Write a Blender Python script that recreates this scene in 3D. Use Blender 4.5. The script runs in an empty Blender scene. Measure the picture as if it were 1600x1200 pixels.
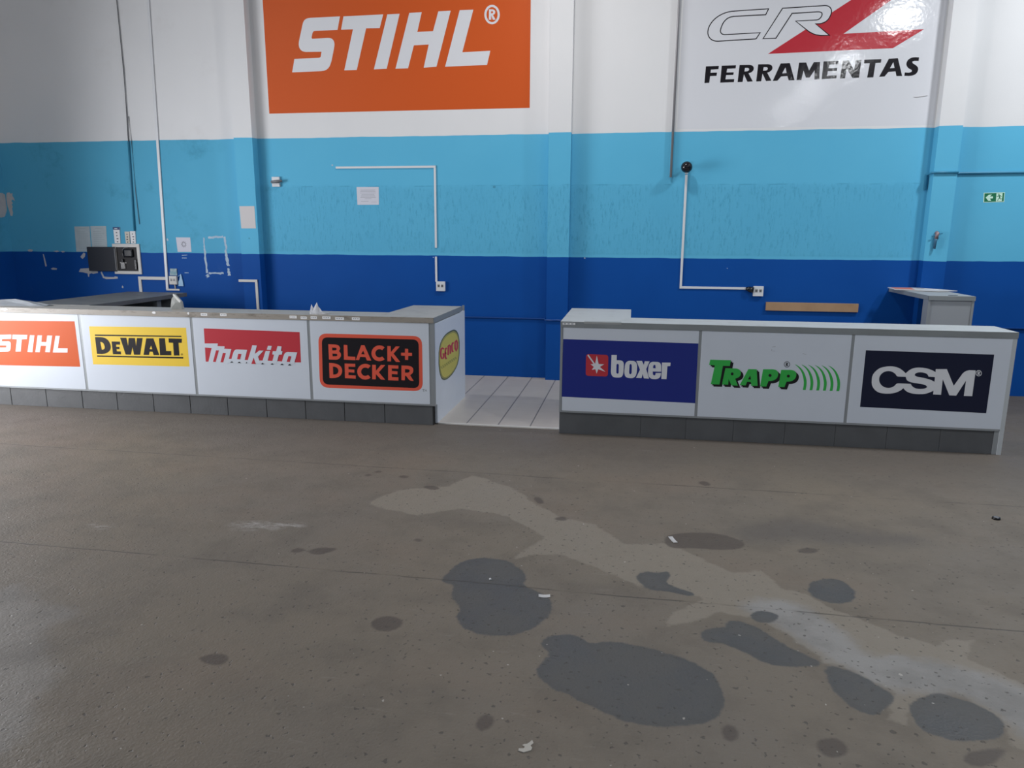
import bpy, bmesh, math, random
import numpy as np
from mathutils import Vector, Matrix

random.seed(7)
C = bpy.context.scene.collection
sc = bpy.context.scene

# ------------------------------------------------------------------ camera, world, light, exposure
cam_data = bpy.data.cameras.new('camera')
cam_data.sensor_width = 36.0
cam_data.lens = 25.62
cam_data.clip_end = 200
cam = bpy.data.objects.new('camera', cam_data)
C.objects.link(cam)
r_ax, u_ax, f_ax = (Vector(v) for v in ((0.986742, 0.162207, 0.005323), (-0.037763, 0.197574, 0.97956), (-0.157839, 0.966775, -0.20108)))
cam.matrix_world = Matrix(((r_ax.x, u_ax.x, -f_ax.x, 0), (r_ax.y, u_ax.y, -f_ax.y, 0), (r_ax.z, u_ax.z, -f_ax.z, 1.84), (0, 0, 0, 1)))
sc.camera = cam

world = bpy.data.worlds.new('hall_daylight')
sc.world = world
world.use_nodes = True
bg = world.node_tree.nodes['Background']
bg.inputs[0].default_value = (0.74, 0.86, 1.0, 1)
bg.inputs[1].default_value = 0.45

def area_light(name, loc, rot, size, power, color, shape='DISK', size_y=None):
    d = bpy.data.lights.new(name, 'AREA')
    d.shape = shape
    d.size = size
    if size_y: d.size_y = size_y
    d.energy = power
    d.color = color
    o = bpy.data.objects.new(name, d)
    C.objects.link(o)
    o.location = loc
    o.rotation_euler = rot
    return o

# pendant lamps of the hall: two rows hung at 6 m (above and behind the camera)
for ly, lw in ((6.75, 196), (2.34, 140), (-1.42, 60), (-5.0, 50), (-8.6, 50)):
    area_light('pendant_lamp_light', (4.9, ly, 6.0), (0, 0, 0), 0.5, lw, (0.94, 0.97, 1.0))
area_light('pendant_lamp_light', (-0.8, 6.75, 6.0), (0, 0, 0), 0.5, 88, (1.0, 0.98, 0.97))
def fill_light(name, loc, power, color):
    d = bpy.data.lights.new(name, 'POINT')
    d.energy = power; d.shadow_soft_size = 0.22; d.color = color
    o = bpy.data.objects.new(name, d); C.objects.link(o); o.location = loc
fill_light('left_wall_fill', (-7.6, 2.6, 6.0), 130, (1.0, 0.96, 0.95))  # added fill that lifts the upper left wall, not a lamp of the hall
# daylight through the open gate in the left wall
gate = area_light('gate_daylight', (-8.80, 4.85, 1.6), (0, math.radians(-90), 0), 2.9, 350, (0.96, 0.97, 1.0), 'RECTANGLE', 3.2)
gate.data.spread = math.radians(150)

sc.view_settings.view_transform = 'Standard'
sc.view_settings.look = 'None'
sc.view_settings.gamma = 1.0
sc.view_settings.use_curve_mapping = False
sc.view_settings.exposure = 0.0

# ------------------------------------------------------------------ dimensions (metres)
WY = 9.259            # face of the back wall
PY = WY - 0.13        # face of the pilasters
ZW, ZB = 3.042, 1.566  # paint borders on the wall
DL, DR = 6.698, 6.631  # fronts of the two counters
LX = -8.735           # left wall

# ------------------------------------------------------------------ materials
MATS = {}
def mat(name, col, rough=0.5, spec=0.5, metal=0.0, noise=None, bump=None, coat=0.0):
    """noise = (scale, amount, second colour); bump = (scale, strength)"""
    if name in MATS: return MATS[name]
    m = bpy.data.materials.new(name)
    m.use_nodes = True
    nt = m.node_tree
    b = nt.nodes['Principled BSDF']
    b.inputs['Base Color'].default_value = (*col, 1)
    b.inputs['Roughness'].default_value = rough
    b.inputs['Specular IOR Level'].default_value = spec
    b.inputs['Metallic'].default_value = metal
    b.inputs['Coat Weight'].default_value = coat
    if noise or bump:
        tc = nt.nodes.new('ShaderNodeTexCoord')
    if noise:
        n = nt.nodes.new('ShaderNodeTexNoise')
        n.inputs['Scale'].default_value = noise[0]
        n.inputs['Detail'].default_value = 5
        nt.links.new(tc.outputs['Object'], n.inputs['Vector'])
        r = nt.nodes.new('ShaderNodeMapRange')
        r.inputs[1].default_value, r.inputs[2].default_value = 0.35, 0.7
        r.inputs[4].default_value = noise[1]
        nt.links.new(n.outputs['Fac'], r.inputs[0])
        x = nt.nodes.new('ShaderNodeMix'); x.data_type = 'RGBA'
        x.inputs[6].default_value = (*col, 1)
        x.inputs[7].default_value = (*noise[2], 1)
        nt.links.new(r.outputs[0], x.inputs[0])
        nt.links.new(x.outputs[2], b.inputs['Base Color'])
    if bump:
        n2 = nt.nodes.new('ShaderNodeTexNoise')
        n2.inputs['Scale'].default_value = bump[0]
        n2.inputs['Detail'].default_value = 3
        nt.links.new(tc.outputs['Object'], n2.inputs['Vector'])
        bp = nt.nodes.new('ShaderNodeBump')
        bp.inputs['Strength'].default_value = bump[1]
        bp.inputs['Distance'].default_value = 0.01
        nt.links.new(n2.outputs['Fac'], bp.inputs['Height'])
        nt.links.new(bp.outputs[0], b.inputs['Normal'])
    MATS[name] = m
    return m

class NT:
    """small helper for longer node trees"""
    def __init__(s, m):
        m.use_nodes = True
        s.t = m.node_tree
        s.b = s.t.nodes['Principled BSDF']
    def n(s, kind, **kw):
        o = s.t.nodes.new(kind)
        for k, v in kw.items(): setattr(o, k, v)
        return o
    def l(s, a, b): s.t.links.new(a, b)
    def put(s, sock, v):
        if hasattr(v, 'is_output'): s.l(v, sock)
        else: sock.default_value = v
    def math(s, op, a, b=None, c=None):
        o = s.n('ShaderNodeMath', operation=op)
        s.put(o.inputs[0], a)
        if b is not None: s.put(o.inputs[1], b)
        if c is not None: s.put(o.inputs[2], c)
        return o.outputs[0]
    def noise(s, vec, scale, detail=4, rough=0.5):
        o = s.n('ShaderNodeTexNoise')
        s.put(o.inputs['Vector'], vec)
        o.inputs['Scale'].default_value = scale
        o.inputs['Detail'].default_value = detail
        o.inputs['Roughness'].default_value = rough
        return o.outputs['Fac']
    def rng(s, v, a, b, c=0.0, d=1.0, smooth=True):
        o = s.n('ShaderNodeMapRange', interpolation_type='SMOOTHSTEP' if smooth else 'LINEAR')
        s.put(o.inputs[0], v)
        for i, q in enumerate((a, b, c, d)): s.put(o.inputs[i + 1], q)
        return o.outputs[0]
    def mix(s, f, a, b):
        o = s.n('ShaderNodeMix', data_type='RGBA')
        s.put(o.inputs[0], f)
        for k, v in ((6, a), (7, b)):
            s.put(o.inputs[k], v if hasattr(v, 'is_output') else (*v, 1))
        return o.outputs[2]
    def attr(s, name):
        o = s.n('ShaderNodeAttribute', attribute_name=name)
        return o.outputs['Fac']
    def scaled(s, vec, sx, sy, sz):
        o = s.n('ShaderNodeMapping')
        s.l(vec, o.inputs['Vector'])
        o.inputs['Scale'].default_value = (sx, sy, sz)
        return o.outputs[0]

def wall_paint():
    m = bpy.data.materials.new('three_band_wall_paint')
    t = NT(m)
    tc = t.n('ShaderNodeTexCoord').outputs['Object']
    sx = t.n('ShaderNodeSeparateXYZ'); t.l(tc, sx.inputs[0])
    x, y, z = sx.outputs
    wob = t.math('MULTIPLY', t.math('SUBTRACT', t.noise(tc, 3.0, 2), 0.5), 0.02)
    zz = t.math('ADD', z, wob)
    up = t.rng(zz, ZW - 0.003, ZW + 0.003)
    mid = t.rng(zz, ZB - 0.003, ZB + 0.003)
    n_soft = t.noise(tc, 1.3, 4)
    white = t.mix(n_soft, (0.70, 0.705, 0.715), (0.76, 0.76, 0.765))
    cyan = t.mix(n_soft, (0.098, 0.43, 0.66), (0.125, 0.48, 0.70))
    blue = t.mix(n_soft, (0.002, 0.061, 0.285), (0.004, 0.081, 0.360))
    # rough old plaster band with runs in it: between the borders, on the middle bays
    ragged = t.math('MULTIPLY', t.math('SUBTRACT', t.noise(tc, 6.0, 4), 0.5), 0.10)
    band = t.math('MULTIPLY', t.rng(t.math('ADD', z, ragged), 2.40, 2.47, 1.0, 0.0), t.rng(z, ZB + 0.02, ZB + 0.06))
    band = t.math('MULTIPLY', band, t.math('MULTIPLY', t.rng(x, -4.95, -4.85), t.rng(x, 3.15, 3.24, 1.0, 0.0)))
    patchy = t.rng(t.noise(tc, 1.3, 3), 0.30, 0.54)
    runs = t.noise(t.scaled(tc, 52, 52, 11), 1.0, 5, 0.72)
    runs_d = t.math('MULTIPLY', t.math('MULTIPLY', t.rng(runs, 0.50, 0.66), band), patchy)
    cyan = t.mix(t.math('MULTIPLY', band, 0.22), cyan, (0.075, 0.33, 0.52))
    cyan = t.mix(t.math('MULTIPLY', runs_d, 0.46), cyan, (0.045, 0.25, 0.41))
    # a line of filler along the top of the rough band
    ridge = t.math('MULTIPLY', t.rng(t.math('ABSOLUTE', t.math('SUBTRACT', t.math('ADD', z, t.math('MULTIPLY', ragged, 0.25)), 2.435)), 0.0, 0.011, 1.0, 0.0), t.math('MULTIPLY', t.rng(x, -4.95, -4.85), t.rng(x, 3.15, 3.24, 1.0, 0.0)))
    ridge = t.math('MULTIPLY', ridge, t.rng(t.noise(tc, 5.0, 3), 0.45, 0.6))
    cyan = t.mix(t.math('MULTIPLY', ridge, 0.5), cyan, (0.05, 0.27, 0.44))
    # rubbed and chalky places and painted dimming at the left bay
    left = t.rng(x, -5.6, -5.2, 1.0, 0.0)
    chalk = t.math('MULTIPLY', t.math('MULTIPLY', t.rng(t.noise(t.scaled(tc, 2.2, 2.2, 1.4), 1.5, 5, 0.6), 0.64, 0.80), left), t.rng(z, 1.4, 1.5, 1.0, 0.0))
    blue = t.mix(t.math('MULTIPLY', chalk, 0.30), blue, (0.06, 0.14, 0.36))
    grime = t.math('MULTIPLY', t.rng(t.noise(tc, 2.0, 5, 0.65), 0.55, 0.75), left)
    cyan = t.mix(t.math('ADD', t.math('MULTIPLY', left, 0.30), t.math('MULTIPLY', grime, 0.45)), cyan, (0.055, 0.27, 0.41))  # even part paints the left bay's dimmer light into the cyan; rest is grime
    white = t.mix(t.math('MULTIPLY', grime, 0.25), white, (0.60, 0.58, 0.57))
    col = t.mix(up, t.mix(mid, blue, cyan), white)
    t.l(col, t.b.inputs['Base Color'])
    t.b.inputs['Roughness'].default_value = 0.62
    t.b.inputs['Specular IOR Level'].default_value = 0.14
    h = t.math('ADD', t.math('MULTIPLY', t.noise(tc, 90, 3), 0.12), t.math('MULTIPLY', t.math('MULTIPLY', runs, band), 1.0))
    h = t.math('ADD', h, t.math('MULTIPLY', t.noise(tc, 3.5, 3), 0.5))
    bp = t.n('ShaderNodeBump'); bp.inputs['Strength'].default_value = 0.35; bp.inputs['Distance'].default_value = 0.01
    t.l(h, bp.inputs['Height']); t.l(bp.outputs[0], t.b.inputs['Normal'])
    MATS['wall'] = m
    return m

def concrete():
    m = bpy.data.materials.new('stained_concrete_floor')
    t = NT(m)
    tc = t.n('ShaderNodeTexCoord').outputs['Object']
    sx = t.n('ShaderNodeSeparateXYZ'); t.l(tc, sx.inputs[0])
    x, y, z = sx.outputs
    big = t.noise(tc, 0.55, 4, 0.55)
    mid = t.noise(tc, 2.6, 6, 0.6)
    fine = t.noise(tc, 26.0, 4, 0.6)
    edge = t.math('ADD', t.math('MULTIPLY', t.math('SUBTRACT', t.noise(tc, 9.0, 5, 0.6), 0.5), 0.075), t.math('MULTIPLY', t.math('SUBTRACT', t.noise(tc, 40.0, 3), 0.5), 0.02))
    base = t.mix(t.rng(big, 0.35, 0.65), (0.162, 0.137, 0.106), (0.151, 0.131, 0.108))
    base = t.mix(t.math('MULTIPLY', t.rng(mid, 0.42, 0.70), 0.55), base, (0.110, 0.096, 0.080))
    warm = t.rng(t.noise(t.scaled(tc, 1, 1.6, 1), 0.9, 4), 0.50, 0.68)
    base = t.mix(t.math('MULTIPLY', warm, 0.5), base, (0.172, 0.138, 0.107))
    base = t.mix(t.math('MULTIPLY', t.rng(y, 5.2, 6.5), 0.72), base, (0.098, 0.084, 0.073))   # shade at the foot of the counters, painted into the floor colour
    scuff = t.rng(t.noise(t.scaled(tc, 1.2, 7.0, 1), 3.0, 5, 0.7), 0.60, 0.78)
    base = t.mix(t.math('MULTIPLY', scuff, 0.35), base, (0.27, 0.25, 0.225))
    def mask(name, soft, amt=1.0, wob=1.0):
        return t.rng(t.math('ADD', t.attr(name), t.math('MULTIPLY', edge, wob)), -soft, soft)
    col = t.mix(t.math('MULTIPLY', mask('light', 0.012, wob=1.3), 0.75), base, (0.222, 0.196, 0.160))
    col = t.mix(t.math('MULTIPLY', mask('grey', 0.05, wob=1.6), t.rng(x, -1.2, 0.0, 0.30, 0.68)), col, t.mix(t.rng(mid, 0.4, 0.65), (0.265, 0.266, 0.268), (0.19, 0.193, 0.197)))
    col = t.mix(t.math('MULTIPLY', mask('haze', 0.12, wob=2.2), 0.80), col, (0.10, 0.088, 0.078))
    col = t.mix(t.math('MULTIPLY', t.math('MULTIPLY', mask('dust', 0.05, wob=1.5), t.rng(t.noise(t.scaled(tc, 1, 3, 1), 7.0, 4, 0.7), 0.42, 0.65)), 0.8), col, (0.36, 0.35, 0.34))
    col = t.mix(t.math('MULTIPLY', mask('brown', 0.010, wob=0.35), 0.80), col, (0.070, 0.056, 0.048))
    wet = mask('wet', 0.008, wob=0.75)
    rim = t.math('MULTIPLY', wet, t.rng(t.attr('wet'), 0.0, 0.06, 1.0, 0.0))
    wcol = t.mix(t.rng(mid, 0.40, 0.62), (0.060, 0.063, 0.068), (0.075, 0.075, 0.075))
    col = t.mix(t.math('MULTIPLY', wet, 0.92), col, t.mix(t.math('MULTIPLY', rim, 0.35), wcol, (0.055, 0.056, 0.056)))
    # slab joints: fine broken cracks
    jw = t.math('MULTIPLY', t.math('SUBTRACT', t.noise(tc, 1.3, 3), 0.5), 0.05)
    jw2 = t.math('MULTIPLY', t.math('SUBTRACT', t.noise(tc, 14.0, 3), 0.5), 0.012)
    yy = t.math('ADD', y, t.math('ADD', jw, jw2))
    crack = None
    for y0, w0 in ((5.345, 0.009), (3.54, 0.0075)):
        xx = t.math('MULTIPLY', x, -0.011)
        d = t.math('ABSOLUTE', t.math('SUBTRACT', t.math('SUBTRACT', yy, xx), y0))
        c = t.rng(d, w0 * 0.3, w0, 1.0, 0.0)
        crack = c if crack is None else t.math('MAXIMUM', crack, c)
    broken = t.rng(t.noise(tc, 2.2, 4, 0.65), 0.38, 0.56)
    col = t.mix(t.math('MULTIPLY', t.math('MULTIPLY', crack, broken), 0.75), col, (0.050, 0.045, 0.040))
    pits = t.rng(t.noise(tc, 38.0, 2, 0.4), 0.655, 0.72)
    col = t.mix(t.math('MULTIPLY', pits, 0.7), col, (0.06, 0.054, 0.048))
    chips = t.rng(t.noise(t.scaled(tc, 1, 1, 1), 33.0, 1, 0.3), 0.795, 0.82)
    col = t.mix(t.math('MULTIPLY', chips, 0.7), col, (0.42, 0.40, 0.37))
    t.l(col, t.b.inputs['Base Color'])
    rough = t.math('SUBTRACT', t.rng(mid, 0.3, 0.7, 0.56, 0.72), t.math('MULTIPLY', wet, 0.10))
    t.l(rough, t.b.inputs['Roughness'])
    t.b.inputs['Specular IOR Level'].default_value = 0.40
    h = t.math('ADD', t.math('MULTIPLY', fine, 0.55), t.math('MULTIPLY', t.noise(tc, 80.0, 2), 0.45))
    h = t.math('ADD', h, t.math('MULTIPLY', mid, 0.8))
    h = t.math('SUBTRACT', h, t.math('ADD', t.math('MULTIPLY', pits, 1.2), t.math('MULTIPLY', crack, 0.8)))
    bp = t.n('ShaderNodeBump'); bp.inputs['Strength'].default_value = 0.42; bp.inputs['Distance'].default_value = 0.012
    t.l(h, bp.inputs['Height']); t.l(bp.outputs[0], t.b.inputs['Normal'])
    return m

def floor_tiles_mat():
    m = bpy.data.materials.new('white_floor_tile')
    t = NT(m)
    tc = t.n('ShaderNodeTexCoord').outputs['Object']
    sx = t.n('ShaderNodeSeparateXYZ'); t.l(tc, sx.inputs[0])
    x, y, z = sx.outputs
    def line(v, off, pitch, w):
        f = t.math('FRACT', t.math('ADD', t.math('DIVIDE', t.math('SUBTRACT', v, off), pitch), 40.5))
        return t.rng(t.math('ABSOLUTE', t.math('SUBTRACT', f, 0.5)), w * 0.5 / pitch, w / pitch, 1.0, 0.0)
    gx = line(x, -0.930, 0.3165, 0.0085)
    gy = line(y, 6.80, 0.3165, 0.004)
    n = t.noise(tc, 4.0, 4)
    tile = t.mix(n, (0.54, 0.495, 0.44), (0.47, 0.43, 0.38))
    tile = t.mix(t.math('MULTIPLY', gy, 0.28), tile, (0.22, 0.205, 0.19))
    tile = t.mix(t.math('MULTIPLY', gx, 0.85), tile, (0.16, 0.145, 0.13))
    t.l(tile, t.b.inputs['Base Color'])
    t.b.inputs['Roughness'].default_value = 0.38
    return m

def worktop_mat(name, a, b, stain, amt):
    m = bpy.data.materials.new(name)
    t = NT(m)
    tc = t.n('ShaderNodeTexCoord').outputs['Object']
    n = t.noise(t.scaled(tc, 1, 1, 4), 4.0, 5, 0.65)
    st = t.rng(t.noise(t.scaled(tc, 1.5, 1.5, 6), 3.0, 4, 0.7), 0.5, 0.68)
    col = t.mix(n, a, b)
    col = t.mix(t.math('MULTIPLY', st, amt), col, stain)
    t.l(col, t.b.inputs['Base Color'])
    t.b.inputs['Roughness'].default_value = 0.42
    MATS[name] = m
    return m

# print inks and boards
INK = {
    'orange': mat('orange_vinyl_print', (0.60, 0.098, 0.018), 0.42, 0.2),
    'print_white': mat('white_print', (0.70, 0.71, 0.74), 0.38, 0.4),
    'print_black': mat('black_print', (0.014, 0.012, 0.015), 0.34, 0.25),
    'print_red': mat('red_print', (0.50, 0.035, 0.050), 0.34, 0.45),
    'print_green': mat('green_print', (0.035, 0.42, 0.07), 0.36, 0.4),
    'yellow': mat('yellow_print', (0.82, 0.56, 0.05), 0.36, 0.4),
    'red_orange': mat('red_orange_print', (0.74, 0.105, 0.060), 0.36, 0.4),
    'panel_white': mat('white_board', (0.62, 0.665, 0.735), 0.34, 0.4, noise=(2.5, 0.35, (0.57, 0.61, 0.68))),
    'olive': mat('dark_olive_print', (0.10, 0.12, 0.06), 0.4),
    'yellow_dull': mat('mustard_print', (0.56, 0.50, 0.10), 0.4),
    'olive_faint': mat('faint_olive_print', (0.36, 0.34, 0.07), 0.4),
    'navy': mat('navy_print', (0.018, 0.030, 0.22), 0.36, 0.25),
    'ink_navy': mat('blue_black_print', (0.011, 0.014, 0.036), 0.36, 0.22),
    'mark_grey': mat('grey_mark_print', (0.25, 0.27, 0.30), 0.5),
    'mark_faint': mat('faint_glue_mark', (0.42, 0.45, 0.50), 0.6),
    'exit_pale': mat('pale_luminescent_print', (0.60, 0.86, 0.72), 0.45),
    'exit_green': mat('green_sign_print', (0.008, 0.16, 0.07), 0.4),
}
def vinyl_mat():
    m = bpy.data.materials.new('glossy_white_vinyl')
    t = NT(m)
    t.b.inputs['Base Color'].default_value = (0.69, 0.70, 0.735, 1)
    gloss(t)
    return m
def gloss(t):
    """glossy vinyl film on uneven plaster"""
    t.b.inputs['Roughness'].default_value = 0.10
    t.b.inputs['Specular IOR Level'].default_value = 0.5
    tc = t.n('ShaderNodeTexCoord').outputs['Object']
    h = t.math('ADD', t.noise(tc, 9.0, 2), t.math('MULTIPLY', t.noise(tc, 30.0, 2), 0.30))
    bp = t.n('ShaderNodeBump'); bp.inputs['Strength'].default_value = 0.14; bp.inputs['Distance'].default_value = 0.010
    t.l(h, bp.inputs['Height']); t.l(bp.outputs[0], t.b.inputs['Normal'])
INK['vinyl'] = vinyl_mat()
INK_GLOSS = dict(INK)
for k in ('print_red', 'print_black'):
    m = bpy.data.materials.new('glossy_' + k)
    t = NT(m)
    src = INK[k].node_tree.nodes['Principled BSDF'].inputs['Base Color'].default_value
    t.b.inputs['Base Color'].default_value = tuple(src)
    gloss(t)
    INK_GLOSS[k] = m

wall_m = wall_paint()
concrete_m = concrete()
tile_m = floor_tiles_mat()
top_worn = worktop_mat('worn_grey_worktop', (0.36, 0.325, 0.28), (0.25, 0.225, 0.195), (0.13, 0.108, 0.085), 0.7)
top_light = worktop_mat('light_grey_worktop', (0.52, 0.525, 0.52), (0.46, 0.47, 0.465), (0.36, 0.35, 0.33), 0.4)
top_pale = worktop_mat('pale_laminate', (0.42, 0.40, 0.37), (0.35, 0.33, 0.30), (0.26, 0.235, 0.21), 0.5)
top_dark = worktop_mat('dark_grey_worktop', (0.125, 0.120, 0.118), (0.17, 0.165, 0.16), (0.085, 0.08, 0.078), 0.6)
edge_grey = mat('grey_edging', (0.235, 0.255, 0.262), 0.42, noise=(5, 0.6, (0.19, 0.205, 0.21)))
alu = mat('grey_aluminium_strip', (0.30, 0.32, 0.335), 0.38, 0.5, 0.25)
white_board = INK['panel_white']
plinth_m = mat('dark_grey_skirting_tile', (0.100, 0.104, 0.110), 0.42, 0.5, noise=(6, 0.6, (0.075, 0.078, 0.082)), bump=(40, 0.15))
joint_m = mat('black_tile_joint', (0.016, 0.016, 0.017), 0.8)
white_pl = mat('white_plastic', (0.68, 0.69, 0.71), 0.4)
cream_pl = mat('cream_plastic', (0.60, 0.58, 0.55), 0.45)
grey_pl = mat('grey_plastic', (0.16, 0.16, 0.17), 0.45)
dark_pl = mat('dark_grey_plastic', (0.036, 0.038, 0.046), 0.5)
black_pl = mat('black_plastic', (0.010, 0.010, 0.012), 0.22)
paper = mat('white_paper', (0.80, 0.80, 0.81), 0.75)
paper_old = mat('aged_paper', (0.46, 0.52, 0.54), 0.75, noise=(9, 0.5, (0.38, 0.44, 0.47)))
paper_warm = mat('warm_white_paper', (0.60, 0.57, 0.57), 0.75)
text_m = mat('grey_printed_text', (0.30, 0.32, 0.36), 0.75)
text_dark = mat('dark_printed_text', (0.06, 0.06, 0.08), 0.75)
plaster_m = mat('bare_plaster', (0.52, 0.50, 0.50), 0.85, noise=(14, 0.5, (0.40, 0.40, 0.42)))
glue_m = mat('glue_residue', (0.46, 0.56, 0.66), 0.8, noise=(18, 0.6, (0.30, 0.44, 0.58)))
steel = mat('galvanised_pipe', (0.34, 0.33, 0.34), 0.42, 0.5, 0.5)
cyan_paint = mat('cyan_painted_pipe', (0.04, 0.24, 0.40), 0.45)
blue_paint = mat('blue_painted_pipe', (0.006, 0.06, 0.26), 0.40)
wood_m = mat('raw_pine_board', (0.40, 0.25, 0.14), 0.6, noise=(7, 0.6, (0.31, 0.185, 0.10)))
copper = mat('rusty_metal', (0.30, 0.22, 0.24), 0.5, 0.5, 0.3)
bluish_film = mat('pale_blue_plastic', (0.25, 0.46, 0.66), 0.4)
cloth_m = mat('grey_bag_film', (0.40, 0.41, 0.39), 0.55, noise=(10, 0.6, (0.32, 0.33, 0.31)))

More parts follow.
